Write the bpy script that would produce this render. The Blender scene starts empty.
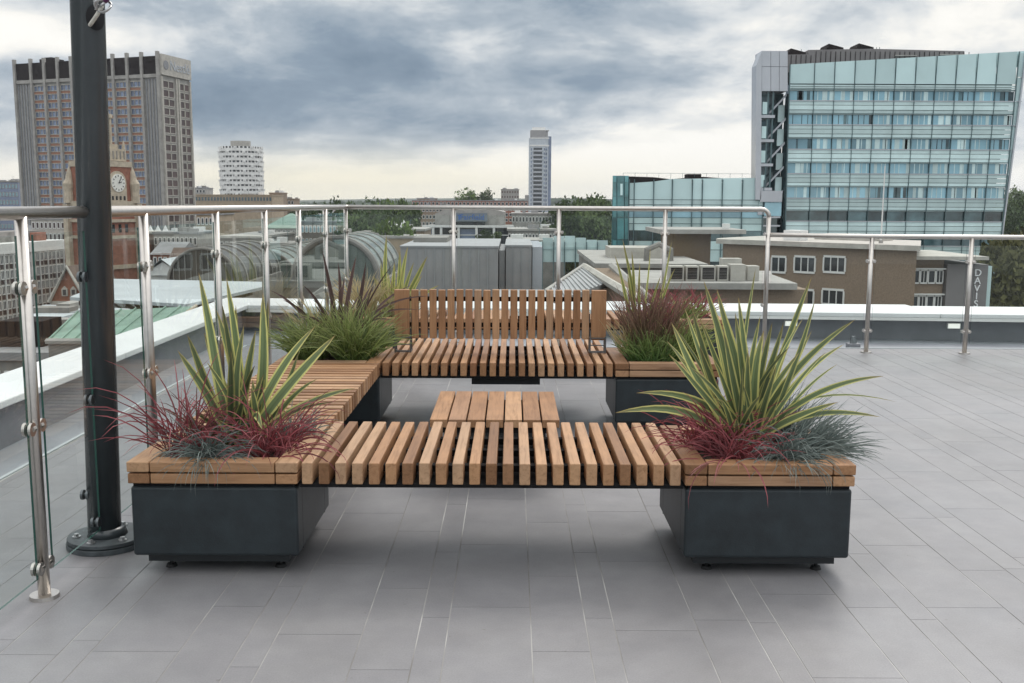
import bpy, math, random
from mathutils import Vector, Matrix
random.seed(7)
R = math.radians
scene = bpy.context.scene
COL = scene.collection
# ------------------------------------------------------------------ camera
EYE = 1.43; FPX = 1000.0; PITCH = R(8.0); ROLL = R(0.25)
cam_d = bpy.data.cameras.new('camera'); cam = bpy.data.objects.new('camera', cam_d); COL.objects.link(cam)
cam_d.sensor_width = 36; cam_d.lens = FPX/1024*36; cam_d.clip_start = .05; cam_d.clip_end = 20000
cam.location = (0, 0, EYE)
cam.rotation_euler = (Matrix.Rotation(math.pi/2-PITCH, 4, 'X') @ Matrix.Rotation(ROLL, 4, 'Z')).to_euler()
scene.camera = cam
# ------------------------------------------------------------------ world: Nishita sky behind a broken cloud layer
SUN_EL, SUN_AZ = 48.0, 28.0          # azimuth clockwise from +Y
SUN_STRENGTH, SKY_STRENGTH = 1.4, 0.10
w = bpy.data.worlds.new('World'); scene.world = w; w.use_nodes = True
nt = w.node_tree; N = nt.nodes; L = nt.links; N.clear()
def nmath(nt, op, a, b=None, c=None, clamp=False):
    n = nt.nodes.new('ShaderNodeMath'); n.operation = op; n.use_clamp = clamp
    for i, v in enumerate((a, b, c)):
        if v is None: continue
        if isinstance(v, (int, float)): n.inputs[i].default_value = v
        else: nt.links.new(v, n.inputs[i])
    return n.outputs[0]
def ramp(nt, fac, stops, interp='LINEAR'):
    n = nt.nodes.new('ShaderNodeValToRGB'); n.color_ramp.interpolation = interp
    e = n.color_ramp.elements
    while len(e) < len(stops): e.new(0.5)
    for i, (p, c) in enumerate(stops):
        e[i].position = p; e[i].color = (*c, 1) if len(c) == 3 else c
    nt.links.new(fac, n.inputs[0]); return n.outputs[0]
def mixc(nt, fac, a, b, mode='MIX'):
    n = nt.nodes.new('ShaderNodeMix'); n.data_type = 'RGBA'; n.blend_type = mode
    for s, v in ((n.inputs[0], fac), (n.inputs[6], a), (n.inputs[7], b)):
        if isinstance(v, (int, float)): s.default_value = v
        elif isinstance(v, tuple): s.default_value = (*v, 1)
        else: nt.links.new(v, s)
    return n.outputs[2]
def noise(nt, vec, scale, detail=4, rough=.55, dist=0):
    n = nt.nodes.new('ShaderNodeTexNoise'); n.inputs['Scale'].default_value = scale
    n.inputs['Detail'].default_value = detail; n.inputs['Roughness'].default_value = rough
    n.inputs['Distortion'].default_value = dist
    nt.links.new(vec, n.inputs['Vector']); return n.outputs[0]
sky = N.new('ShaderNodeTexSky'); sky.sky_type = 'NISHITA'; sky.sun_disc = False
sky.sun_elevation = R(SUN_EL); sky.sun_rotation = R(SUN_AZ)
bg_sky = N.new('ShaderNodeBackground'); bg_sky.inputs[1].default_value = SKY_STRENGTH; L.new(sky.outputs[0], bg_sky.inputs[0])
tc = N.new('ShaderNodeTexCoord'); sp = N.new('ShaderNodeSeparateXYZ'); L.new(tc.outputs['Generated'], sp.inputs[0])
X, Y, Z = sp.outputs
zc = nmath(nt, 'MAXIMUM', Z, 0.0)
den = nmath(nt, 'ADD', zc, 0.11)
cx = nmath(nt, 'DIVIDE', X, den); cy = nmath(nt, 'DIVIDE', Y, den)
cmb = N.new('ShaderNodeCombineXYZ'); L.new(cx, cmb.inputs[0]); L.new(nmath(nt, 'MULTIPLY', cy, 1.0), cmb.inputs[1]); cmb.inputs[2].default_value = 3.7
n1 = noise(nt, cmb.outputs[0], .62, 9, .50, .35)
vp = N.new('ShaderNodeMapping'); vp.inputs['Scale'].default_value = (1, 1, 2.2); L.new(tc.outputs['Generated'], vp.inputs[0])
n2 = noise(nt, vp.outputs[0], 7.5, 12, .60, .35)
vp2 = N.new('ShaderNodeMapping'); vp2.inputs['Scale'].default_value = (1, 1, 2.6); vp2.inputs['Location'].default_value = (3, 1, 4); L.new(tc.outputs['Generated'], vp2.inputs[0])
n3 = noise(nt, vp2.outputs[0], 21, 10, .6, .2)
az = nmath(nt, 'DIVIDE', X, nmath(nt, 'MAXIMUM', Y, .05))
def bump(v, c, wd):
    d = nmath(nt, 'DIVIDE', nmath(nt, 'SUBTRACT', v, c), wd)
    return nmath(nt, 'EXPONENT', nmath(nt, 'MULTIPLY', nmath(nt, 'MULTIPLY', d, d), -1.0))
front = nmath(nt, 'GREATER_THAN', Y, 0.0)
# cloud banks ahead: (azimuth, elevation, widths, amount)
v = nmath(nt, 'ADD', nmath(nt, 'MULTIPLY', nmath(nt, 'SUBTRACT', n1, .5), 1.15), nmath(nt, 'MULTIPLY', nmath(nt, 'SUBTRACT', n2, .5), 1.0))
v = nmath(nt, 'ADD', v, nmath(nt, 'MULTIPLY', nmath(nt, 'SUBTRACT', n3, .5), .38))
v = nmath(nt, 'ADD', v, .545)
for ca, ce, wa, we, amt in ((-.22, .115, .20, .035, -.26), (-.33, .070, .10, .030, -.30), (-.02, .175, .45, .025, -.12), (-.12, .070, .14, .020, -.22), (.0, .125, .30, .035, -.08),
                            (.17, .050, .16, .045, .38), (-.45, .140, .12, .020, .40), (.42, .13, .25, .06, .24), (.20, .10, .06, .012, .16), (-.02, .052, .10, .008, .14), (.05, .105, .05, .012, .10), (.10, .012, .5, .028, .30)):
    bb_ = nmath(nt, 'MULTIPLY', nmath(nt, 'MULTIPLY', bump(az, ca, wa), bump(Z, ce, we)), front)
    v = nmath(nt, 'ADD', v, nmath(nt, 'MULTIPLY', bb_, amt))
low = bump(Z, .0, .036)
v = nmath(nt, 'ADD', v, nmath(nt, 'MULTIPLY', low, .26), clamp=True)
ccol = ramp(nt, v, [(0.0, (.175, .24, .315)), (.26, (.245, .315, .395)), (.48, (.41, .47, .53)), (.66, (.66, .69, .71)), (.86, (.90, .89, .85)), (1.0, (.96, .945, .90))])
warm = nmath(nt, 'MULTIPLY', nmath(nt, 'MULTIPLY', bump(Z, .012, .030), bump(az, -.20, .34)), front)
ccol = mixc(nt, nmath(nt, 'MULTIPLY', warm, .75), ccol, (.97, .88, .63))
# the cloud overhead and behind the camera is thinner and brighter than the bank ahead
up = nmath(nt, 'MULTIPLY', nmath(nt, 'SUBTRACT', Z, .20), 2.2, clamp=True)
back = nmath(nt, 'MULTIPLY', nmath(nt, 'MULTIPLY', Y, -1.0, clamp=True), .12)
gain = nmath(nt, 'ADD', nmath(nt, 'ADD', 1.0, nmath(nt, 'MULTIPLY', up, 1.05)), back)
ccol = mixc(nt, nmath(nt, 'MULTIPLY', up, .75), ccol, (.78, .775, .765))
bg_c = N.new('ShaderNodeBackground'); L.new(ccol, bg_c.inputs[0]); L.new(gain, bg_c.inputs[1])
cover = nmath(nt, 'SUBTRACT', 1.0, nmath(nt, 'MULTIPLY', nmath(nt, 'MULTIPLY', bump(n2, .36, .05), up), .7))
mx = N.new('ShaderNodeMixShader'); L.new(cover, mx.inputs[0]); L.new(bg_sky.outputs[0], mx.inputs[1]); L.new(bg_c.outputs[0], mx.inputs[2])
wo = N.new('ShaderNodeOutputWorld'); L.new(mx.outputs[0], wo.inputs[0])
w.cycles.sampling_method = 'MANUAL'; w.cycles.sample_map_resolution = 512
sd = bpy.data.lights.new('sun', 'SUN'); sd.energy = SUN_STRENGTH; sd.angle = R(22); sd.color = (1, .96, .9)
sun = bpy.data.objects.new('sun', sd); COL.objects.link(sun)
_d = Vector((math.sin(R(SUN_AZ))*math.cos(R(SUN_EL)), math.cos(R(SUN_AZ))*math.cos(R(SUN_EL)), math.sin(R(SUN_EL))))
sun.rotation_euler = _d.to_track_quat('Z', 'Y').to_euler()
vs = scene.view_settings; vs.view_transform = 'Standard'; vs.look = 'None'; vs.exposure = 0.12; vs.gamma = 1
try: vs.use_curve_mapping = False
except Exception: pass
scene.cycles.max_bounces = 8; scene.cycles.transparent_max_bounces = 24; scene.cycles.glossy_bounces = 4

# ------------------------------------------------------------------ helpers
def at(px, py, Yd):
    """point seen at a photo pixel, Yd metres ahead of the camera"""
    u = (px-512)/FPX; v = (py-341.5)/FPX
    u, v = u*math.cos(ROLL)+v*math.sin(ROLL), -u*math.sin(ROLL)+v*math.cos(ROLL)
    d = Vector((u, math.cos(PITCH)-v*math.sin(PITCH), -(math.sin(PITCH)+v*math.cos(PITCH))))
    return Vector((0, 0, EYE)) + d*(Yd/d.y)
def xat(px, Yd): return at(px, 203, Yd).x
def zat(px, py, Yd): return at(px, py, Yd).z
ORI = {}
def thing(name, label, cat, loc=(0, 0, 0), group=None):
    o = bpy.data.objects.new(name, None); COL.objects.link(o); o.location = loc; o.empty_display_size = .2
    o['label'] = label; o['category'] = cat
    if group: o['group'] = group
    ORI[o.name] = Vector(loc); return o
def tag(o, label, cat, group=None, kind=None):
    o['label'] = label; o['category'] = cat
    if group: o['group'] = group
    if kind: o['kind'] = kind
    return o
class MB:
    def __init__(s, xf=None):
        s.v = []; s.f = []; s.t = []; s.uv = []; s.m = []; s.xf = xf or Matrix.Identity(4); s.mi = 0; s.has_uv = False
    def _add(s, vs, fs, tone=None, uvs=None):
        b = len(s.v); s.v += [s.xf @ Vector(p) for p in vs]
        if tone is None: tone = random.random()
        for k, f in enumerate(fs):
            s.f.append([b+i for i in f]); s.t.append(tone); s.m.append(s.mi)
            if uvs: s.uv.append([uvs[i] for i in f]); s.has_uv = True
            else: s.uv.append([(0, 0)]*len(f))
        return s
    def box(s, x0, x1, y0, y1, z0, z1, tone=None):
        if x0 > x1: x0, x1 = x1, x0
        if y0 > y1: y0, y1 = y1, y0
        if z0 > z1: z0, z1 = z1, z0
        vs = [(x0,y0,z0),(x1,y0,z0),(x1,y1,z0),(x0,y1,z0),(x0,y0,z1),(x1,y0,z1),(x1,y1,z1),(x0,y1,z1)]
        return s._add(vs, [(3,2,1,0),(4,5,6,7),(0,1,5,4),(1,2,6,5),(2,3,7,6),(3,0,4,7)], tone)
    def prism(s, poly, z0, z1, tone=None):
        """poly: (x, y) counter-clockwise from above"""
        n = len(poly); vs = [(x, y, z0) for x, y in poly]+[(x, y, z1) for x, y in poly]
        fs = [tuple(range(n-1, -1, -1)), tuple(range(n, 2*n))]+[(i, (i+1) % n, n+(i+1) % n, n+i) for i in range(n)]
        return s._add(vs, fs, tone)
    def wall(s, poly, y0, y1, tone=None):
        """poly of (x, z), extruded from y0 to y1"""
        n = len(poly); vs = [(x, y0, z) for x, z in poly]+[(x, y1, z) for x, z in poly]
        fs = [tuple(range(n)), tuple(range(2*n-1, n-1, -1))]+[((i+1) % n, i, n+i, n+(i+1) % n) for i in range(n)]
        return s._add(vs, fs, tone)
    def cyl(s, p0, p1, r0, r1=None, n=16, tone=None, caps=True):
        r1 = r0 if r1 is None else r1
        p0, p1 = Vector(p0), Vector(p1); d = (p1-p0).normalized()
        a = d.orthogonal().normalized(); b = d.cross(a)
        vs = [p0+(a*math.cos(t)+b*math.sin(t))*r0 for t in [2*math.pi*i/n for i in range(n)]]
        vs += [p1+(a*math.cos(t)+b*math.sin(t))*r1 for t in [2*math.pi*i/n for i in range(n)]]
        fs = [(i, (i+1) % n, n+(i+1) % n, n+i) for i in range(n)]
        if caps: fs += [tuple(range(n-1, -1, -1)), tuple(range(n, 2*n))]
        return s._add(vs, fs, tone)
    def tube(s, pts, r, n=10, tone=None):
        pts = [Vector(p) for p in pts]; vs = []; fs = []
        up = None
        for i, p in enumerate(pts):
            d = (pts[min(i+1, len(pts)-1)]-pts[max(i-1, 0)]).normalized()
            if up is None: up = d.orthogonal().normalized()
            up = (up-d*up.dot(d)).normalized(); b = d.cross(up)
            rr = r[i] if isinstance(r, (list, tuple)) else r
            vs += [p+(up*math.cos(t)+b*math.sin(t))*rr for t in [2*math.pi*k/n for k in range(n)]]
        for i in range(len(pts)-1):
            for k in range(n): fs.append((i*n+k, i*n+(k+1) % n, (i+1)*n+(k+1) % n, (i+1)*n+k))
        fs += [tuple(range(n-1, -1, -1)), tuple(range((len(pts)-1)*n, len(pts)*n))]
        return s._add(vs, fs, tone)
    def quad(s, a, b, c, d, tone=None): return s._add([a, b, c, d], [(0, 1, 2, 3)], tone)
    def blade(s, pts, width, face, fold=.25, tone=None, sh=1.0):
        """a leaf along pts; face = rough direction its upper side looks"""
        pts = [Vector(p) for p in pts]; n = len(pts); vs = []; uv = []; fs = []
        face = Vector(face)
        for i, p in enumerate(pts):
            t = i/(n-1); d = (pts[min(i+1, n-1)]-pts[max(i-1, 0)]).normalized()
            sd_ = d.cross(face)
            if sd_.length < 1e-4: sd_ = d.orthogonal()
            sd_.normalize(); nn = sd_.cross(d).normalized()
            wd = width*(.5+.5*min(1, t*3))*(1-t**3.6)**.85*.5
            for q in (-1, 0, 1):
                vs.append(p+sd_*(wd*q)+nn*(-wd*fold if q == 0 else 0)); uv.append(((q+1)/2, t))
        for i in range(n-1):
            for q in (0, 1):
                a = i*3+q; fs.append((a, a+1, a+4, a+3))
        return s._add(vs, fs, tone, uv)
    def build(s, name, mats, parent=None, smooth=False, bevel=0, kind=None, seg=2):
        me = bpy.data.meshes.new(name); o0 = ORI[parent.name] if parent else Vector((0, 0, 0))
        me.from_pydata([p-o0 for p in s.v], [], s.f)
        if not isinstance(mats, (list, tuple)): mats = [mats]
        for m in mats: me.materials.append(m)
        if len(mats) > 1: me.polygons.foreach_set('material_index', s.m)
        a = me.attributes.new('tone', 'FLOAT', 'FACE'); a.data.foreach_set('value', s.t)
        if s.has_uv:
            u = me.uv_layers.new(name='UVMap'); fl = [c for f in s.uv for p in f for c in p]; u.data.foreach_set('uv', fl)
        if smooth: me.polygons.foreach_set('use_smooth', [True]*len(me.polygons))
        me.update()
        o = bpy.data.objects.new(name, me); COL.objects.link(o)
        if parent: o.parent = parent; ORI[o.name] = ORI[parent.name]
        else: ORI[o.name] = Vector((0, 0, 0))
        if bevel:
            b = o.modifiers.new('bevel', 'BEVEL'); b.width = bevel; b.segments = seg; b.limit_method = 'ANGLE'; b.angle_limit = R(40)
        if kind: o['kind'] = kind
        return o
def rooted(o, loc):
    """move a one-mesh thing's origin to its base"""
    loc = Vector(loc); o.data.transform(Matrix.Translation(-loc)); o.location = loc; ORI[o.name] = loc; return o
def copy_tree(o, parent=None):
    c = o.copy(); COL.objects.link(c); c.parent = parent
    for ch in o.children: copy_tree(ch, c)
    return c
def text_mesh(txt, size, depth, name, mat, parent, mtx):
    cu = bpy.data.curves.new(name, 'FONT'); cu.body = txt; cu.size = size; cu.extrude = depth; cu.align_x = 'CENTER'; cu.align_y = 'CENTER'
    to = bpy.data.objects.new(name, cu); COL.objects.link(to)
    dg = bpy.context.evaluated_depsgraph_get(); dg.update()
    me = bpy.data.meshes.new_from_object(to.evaluated_get(dg)); bpy.data.objects.remove(to)
    me.name = name; me.transform(Matrix.Translation(-ORI[parent.name]) @ mtx); me.materials.clear(); me.materials.append(mat)
    o = bpy.data.objects.new(name, me); COL.objects.link(o); o.parent = parent; ORI[o.name] = ORI[parent.name]; return o

# ------------------------------------------------------------------ materials
def mat(name, col, rough=.6, metal=0, var=.0, vscale=3, bump_=0, bscale=40, tonevar=0, spec=.5, col2=None, ior=None):
    m = bpy.data.materials.new(name); m.use_nodes = True; t = m.node_tree; p = t.nodes['Principled BSDF']
    p.inputs['Roughness'].default_value = rough; p.inputs['Metallic'].default_value = metal
    p.inputs['Specular IOR Level'].default_value = spec
    if ior: p.inputs['IOR'].default_value = ior
    c = t.nodes.new('ShaderNodeTexCoord').outputs['Object']
    base = None
    if var or col2:
        nz = noise(t, c, vscale, 5, .6)
        c2 = col2 or tuple(max(0, x*(1-var)) for x in col); c1 = col if col2 else tuple(min(1, x*(1+var)) for x in col)
        base = ramp(t, nz, [(.33, c2), (.67, c1)])
    if tonevar:
        a = t.nodes.new('ShaderNodeAttribute'); a.attribute_name = 'tone'
        lo = tuple([1-tonevar]*3); hi = tuple([1+tonevar]*3)
        tr = ramp(t, a.outputs['Fac'], [(0, lo), (1, hi)])
        base = mixc(t, 1.0, base if base else col, tr, 'MULTIPLY')
    if base: t.links.new(base, p.inputs['Base Color'])
    else: p.inputs['Base Color'].default_value = (*col, 1)
    if bump_:
        b = t.nodes.new('ShaderNodeBump'); b.inputs['Strength'].default_value = bump_; b.inputs['Distance'].default_value = .01
        t.links.new(noise(t, c, bscale, 4, .6), b.inputs['Height']); t.links.new(b.outputs[0], p.inputs['Normal'])
    return m
def wood_mat(name, stretch):
    m = bpy.data.materials.new(name); m.use_nodes = True; t = m.node_tree; p = t.nodes['Principled BSDF']
    p.inputs['Roughness'].default_value = .55; p.inputs['Specular IOR Level'].default_value = .3
    c = t.nodes.new('ShaderNodeTexCoord').outputs['Object']
    a = t.nodes.new('ShaderNodeAttribute'); a.attribute_name = 'tone'
    off = t.nodes.new('ShaderNodeVectorMath'); off.operation = 'ADD'; t.links.new(c, off.inputs[0])
    cmbn = t.nodes.new('ShaderNodeCombineXYZ')
    for i in range(3): t.links.new(nmath(t, 'MULTIPLY', a.outputs['Fac'], 37.0), cmbn.inputs[i])
    t.links.new(cmbn.outputs[0], off.inputs[1])
    mp = t.nodes.new('ShaderNodeMapping'); mp.inputs['Scale'].default_value = stretch; t.links.new(off.outputs[0], mp.inputs[0])
    g = noise(t, mp.outputs[0], 1.0, 6, .65, .6)
    blot = noise(t, off.outputs[0], 5, 2, .5)
    tn = ramp(t, a.outputs['Fac'], [(0, (.205, .104, .050)), (.25, (.305, .162, .082)), (.5, (.37, .205, .106)), (.75, (.44, .262, .145)), (.9, (.40, .255, .155)), (1, (.265, .120, .057))])
    gr = ramp(t, g, [(.32, (.70, .66, .62)), (.5, (.98, .98, .98)), (.7, (1.12, 1.12, 1.14))])
    bl = ramp(t, blot, [(.3, (.88, .88, .9)), (.7, (1.08, 1.07, 1.05))])
    cc = mixc(t, 1.0, mixc(t, 1.0, tn, gr, 'MULTIPLY'), bl, 'MULTIPLY')
    t.links.new(cc, p.inputs['Base Color'])
    b = t.nodes.new('ShaderNodeBump'); b.inputs['Strength'].default_value = .25; b.inputs['Distance'].default_value = .002
    t.links.new(g, b.inputs['Height']); t.links.new(b.outputs[0], p.inputs['Normal'])
    return m
WY = wood_mat('iroko_along_y', (60, 4, 60)); WX = wood_mat('iroko_along_x', (4, 60, 60)); WZ = wood_mat('iroko_upright', (60, 60, 4))
def leaf_mat(name, mid, edge=None, tip=None, rough=.5, lo=.7, hi=1.25, emar=.16, trans=.25, tpow=2.5):
    m = bpy.data.materials.new(name); m.use_nodes = True; t = m.node_tree; p = t.nodes['Principled BSDF']
    p.inputs['Roughness'].default_value = rough; p.inputs['Specular IOR Level'].default_value = .35
    uv = t.nodes.new('ShaderNodeUVMap'); s = t.nodes.new('ShaderNodeSeparateXYZ'); t.links.new(uv.outputs[0], s.inputs[0])
    a = t.nodes.new('ShaderNodeAttribute'); a.attribute_name = 'tone'
    col = mid
    if edge: col = ramp(t, s.outputs[0], [(0, edge), (emar, edge), (emar+.03, mid), (.42, tuple(c*1.1 for c in mid)), (.52, tuple(c*.8 for c in mid)), (1-emar-.03, mid), (1-emar, edge), (1, edge)])
    if tip:
        f = nmath(t, 'POWER', s.outputs[1], tpow); col = mixc(t, f, col, tip)
    tr = ramp(t, a.outputs['Fac'], [(0, (lo,)*3), (1, (hi,)*3)])
    col = mixc(t, 1.0, col, tr, 'MULTIPLY'); t.links.new(col, p.inputs['Base Color'])
    tl = t.nodes.new('ShaderNodeBsdfTranslucent'); t.links.new(col, tl.inputs[0])
    ms = t.nodes.new('ShaderNodeMixShader'); ms.inputs[0].default_value = trans
    t.links.new(p.outputs[0], ms.inputs[1]); t.links.new(tl.outputs[0], ms.inputs[2])
    t.links.new(ms.outputs[0], t.nodes['Material Output'].inputs[0]); return m
def glass_mat(name, tint, ior=1.5, rough=0.0, extra=0.0):
    m = bpy.data.materials.new(name); m.use_nodes = True; t = m.node_tree; t.nodes.remove(t.nodes['Principled BSDF'])
    tr = t.nodes.new('ShaderNodeBsdfTransparent'); tr.inputs[0].default_value = (*tint, 1)
    gl = t.nodes.new('ShaderNodeBsdfGlossy'); gl.inputs['Roughness'].default_value = rough; gl.inputs[0].default_value = (.95, 1, .98, 1)
    fr = t.nodes.new('ShaderNodeFresnel'); fr.inputs[0].default_value = ior
    ge = t.nodes.new('ShaderNodeNewGeometry')
    fac = nmath(t, 'MULTIPLY', nmath(t, 'ADD', fr.outputs[0], extra, clamp=True), nmath(t, 'SUBTRACT', 1.0, ge.outputs['Backfacing']))
    ms = t.nodes.new('ShaderNodeMixShader'); t.links.new(fac, ms.inputs[0])
    t.links.new(tr.outputs[0], ms.inputs[1]); t.links.new(gl.outputs[0], ms.inputs[2])
    t.links.new(ms.outputs[0], t.nodes['Material Output'].inputs[0]); return m
M = {}
M['steel'] = mat('brushed_stainless_steel', (.55, .52, .485), .32, 1, .06, 30)
M['slate'] = mat('slate_grey_powder_coat', (.016, .023, .027), .42, 0, .3, 9, .08, 200, spec=.5)
M['slate_dark'] = mat('dark_plinth', (.012, .015, .017), .5)
M['frame'] = mat('black_steel_frame', (.009, .009, .010), .8, spec=.2)
M['bracket'] = mat('grey_bracket_steel', (.16, .17, .18), .4, .8)
M['rubber'] = mat('black_rubber', (.01, .01, .01), .7)
M['pole'] = mat('dark_grey_painted_pole', (.052, .062, .067), .27, 0, .1, 5, spec=.6)
M['hole'] = mat('pole_opening', (.004, .004, .006), .8)
M['flange'] = mat('grey_flange_paint', (.055, .065, .07), .45, 0, .35, 20)
M['galv'] = mat('galvanised_bolt', (.5, .5, .5), .35, .9)
M['soil'] = mat('bark_mulch', (.035, .022, .015), .95, 0, .6, 60, .8, 60)
M['coping'] = mat('white_coping', (.66, .67, .67), .5, 0, .06, 2)
M['upstand'] = mat('grey_membrane', (.20, .205, .22), .6, 0, .15, 2)
M['gutter'] = mat('grey_roof_membrane', (.27, .285, .31), .42, 0, .18, 1.2)
M['lampwhite'] = mat('white_bulkhead_lens', (.85, .86, .8), .3)
M['lampwhite'].node_tree.nodes['Principled BSDF'].inputs['Emission Color'].default_value = (1, 1, .92, 1); M['lampwhite'].node_tree.nodes['Principled BSDF'].inputs['Emission Strength'].default_value = .6
M['bal_glass'] = glass_mat('balustrade_glass', (.965, .985, .975), 1.42)
M['glass_edge'] = mat('glass_green_edge', (.02, .075, .058), .25)
M['rope'] = mat('white_rope', (.6, .58, .52), .8, 0, .2, 80)
M['purple'] = mat('purple_plastic', (.12, .03, .10), .5)
# ground / city
M['asphalt'] = mat('town_ground', (.10, .10, .095), .9, 0, .35, .02)
M['hill'] = mat('wooded_hill', (.050, .065, .040), .95, 0, .4, .03)
M['brick'] = mat('brown_brick', (.235, .175, .125), .85, 0, .16, 9)
M['redbrick'] = mat('red_brick', (.27, .115, .075), .85, 0, .2, 1.2)
M['stone'] = mat('pale_stone', (.42, .40, .36), .8, 0, .16, 1)
M['concrete'] = mat('concrete', (.32, .31, .29), .85, 0, .18, .6)
M['concrete_d'] = mat('weathered_concrete', (.22, .21, .195), .9, 0, .22, .5)
M['white'] = mat('white_paint', (.70, .70, .68), .6, 0, .06, 1)
M['roofgrey'] = mat('grey_felt_roof', (.24, .245, .25), .8, 0, .2, .3)
M['rooflight'] = mat('pale_roof_sheet', (.43, .47, .485), .5, 0, .1, .3)
M['copper'] = mat('green_copper', (.17, .27, .215), .7, 0, .2, .6)
M['darkglass'] = mat('dark_window_glass', (.03, .035, .04), .08, 0, 0, spec=.7, tonevar=.5)
M['blueglass'] = mat('blue_window_glass', (.16, .20, .29), .2, 0, .2, .2, spec=.8, tonevar=.35)
M['rust'] = mat('rust_spandrel', (.33, .17, .115), .8)
M['dpanel'] = mat('dark_crown_panel', (.022, .018, .018), .9, 0, .3, .5, spec=.15)
M['brownwin'] = mat('brown_window', (.085, .055, .05), .3, spec=.5, tonevar=.3)
M['greyrib'] = mat('grey_ribbed_panel', (.22, .225, .235), .6, 0, .15, .8)
M['penthouse'] = mat('grey_louvred_plant_screen', (.19, .18, .18), .7, 0, .08, .5)
M['fins'] = mat('mullion_steel', (.10, .16, .17), .4, .3)
M['tealA'] = mat('frosted_teal_glass', (.54, .72, .72), .18, .10, .07, .12, spec=.8, tonevar=.14)
M['slimwall'] = mat('blue_grey_cladding', (.46, .50, .54), .35, .1, .05, .3)
M['sandstone'] = mat('warm_sandstone', (.44, .38, .29), .85, 0, .2, 1.2)
M['tealB'] = mat('teal_spandrel_glass', (.56, .72, .715), .22, .10, .10, .3, spec=.7, tonevar=.2)
M['tealwin'] = mat('blue_vision_glass', (.24, .44, .52), .10, .15, .2, .15, spec=.9, tonevar=.3)
M['tealdark'] = mat('deep_vision_glass', (.06, .11, .12), .06, .2, .6, .25, spec=.9, tonevar=.5)
M['tealdeep'] = mat('deep_teal_glass', (.08, .23, .245), .1, .25, .3, .3, spec=.9, tonevar=.4)
M['palepanel'] = mat('pale_metal_panel', (.50, .52, .55), .25, .35, .05, .3)
M['zinc'] = mat('standing_seam_zinc', (.29, .285, .285), .5, .15, .08, .6)
M['zincroof'] = mat('pale_zinc_roof', (.30, .305, .31), .6, .05, .1, .4)
M['signblue'] = mat('sign_blue', (.03, .13, .42), .5)
M['signback'] = mat('sign_panel', (.17, .20, .23), .6)
M['letters'] = mat('white_letters', (.85, .86, .87), .5)
M['vault'] = mat('grey_green_vault_glazing', (.15, .18, .16), .25, 0, .25, .5, spec=.6, tonevar=.35)
M['vault_d'] = mat('dark_vault_glazing', (.07, .065, .055), .25, 0, .3, .6, spec=.6, tonevar=.5)
M['bark'] = mat('tree_bark', (.07, .05, .035), .95)
M['tan'] = mat('tan_render', (.34, .27, .19), .85, 0, .15, .6)
M['tile'] = mat('brown_roof_tile', (.14, .10, .08), .9, 0, .25, .7)
M['clock'] = mat('clock_dial', (.72, .72, .66), .5)
M['black'] = mat('black_iron', (.01, .01, .012), .5)
# paving
def paving():
    m = bpy.data.materials.new('grey_porcelain_paving'); m.use_nodes = True; t = m.node_tree; p = t.nodes['Principled BSDF']
    c = t.nodes.new('ShaderNodeTexCoord').outputs['Object']
    a = t.nodes.new('ShaderNodeAttribute'); a.attribute_name = 'tone'
    base = ramp(t, a.outputs['Fac'], [(0, (.211, .207, .215)), (.5, (.219, .215, .222)), (1, (.227, .223, .229))])
    fine = ramp(t, noise(t, c, 170, 4, .75), [(.25, (.83, .83, .83)), (.75, (1.16, 1.16, 1.16))])
    mid = ramp(t, noise(t, c, 7, 5, .65), [(.3, (.91, .91, .92)), (.7, (1.06, 1.06, 1.05))])
    big = ramp(t, noise(t, c, 1.1, 4, .6), [(.3, (.90, .895, .89)), (.7, (1.05, 1.05, 1.06))])
    mp = t.nodes.new('ShaderNodeMapping'); mp.inputs['Scale'].default_value = (9, 1.4, 1); t.links.new(c, mp.inputs[0])
    smear = ramp(t, noise(t, mp.outputs[0], 3, 5, .7, .8), [(.66, (1, 1, 1)), (.80, (1.14, 1.13, 1.11))])
    spk = ramp(t, noise(t, c, 38, 2, .5), [(.0, (.72, .70, .68)), (.245, (.80, .78, .76)), (.265, (1, 1, 1))])
    wsh = ramp(t, noise(t, c, .45, 6, .72, 1.2), [(.42, (.94, .935, .93)), (.5, (1, 1, 1)), (.58, (1.05, 1.05, 1.05))])
    base = mixc(t, 1, mixc(t, 1, base, spk, 'MULTIPLY'), wsh, 'MULTIPLY')
    v_ = mixc(t, 1, mixc(t, 1, mixc(t, 1, mixc(t, 1, base, fine, 'MULTIPLY'), mid, 'MULTIPLY'), big, 'MULTIPLY'), smear, 'MULTIPLY')
    t.links.new(v_, p.inputs['Base Color'])
    t.links.new(ramp(t, noise(t, c, 2.5, 4, .6), [(.3, (.34,)*3), (.7, (.52,)*3)]), p.inputs['Roughness'])
    b = t.nodes.new('ShaderNodeBump'); b.inputs['Strength'].default_value = .12; b.inputs['Distance'].default_value = .002
    t.links.new(noise(t, c, 180, 3, .6), b.inputs['Height']); t.links.new(b.outputs[0], p.inputs['Normal'])
    return m
M['paving'] = paving()
def grout():
    m = bpy.data.materials.new('pale_joint_grout'); m.use_nodes = True; t = m.node_tree; p = t.nodes['Principled BSDF']
    p.inputs['Roughness'].default_value = .9
    c = t.nodes.new('ShaderNodeTexCoord').outputs['Object']
    mp = t.nodes.new('ShaderNodeMapping'); mp.inputs['Scale'].default_value = (1, .6, 1); t.links.new(c, mp.inputs[0])
    t.links.new(ramp(t, noise(t, mp.outputs[0], 2.6, 3, .6), [(.36, (.19, .18, .17)), (.50, (.31, .30, .29)), (.66, (.55, .54, .52))]), p.inputs['Base Color'])
    return m
M['grout'] = grout()
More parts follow.
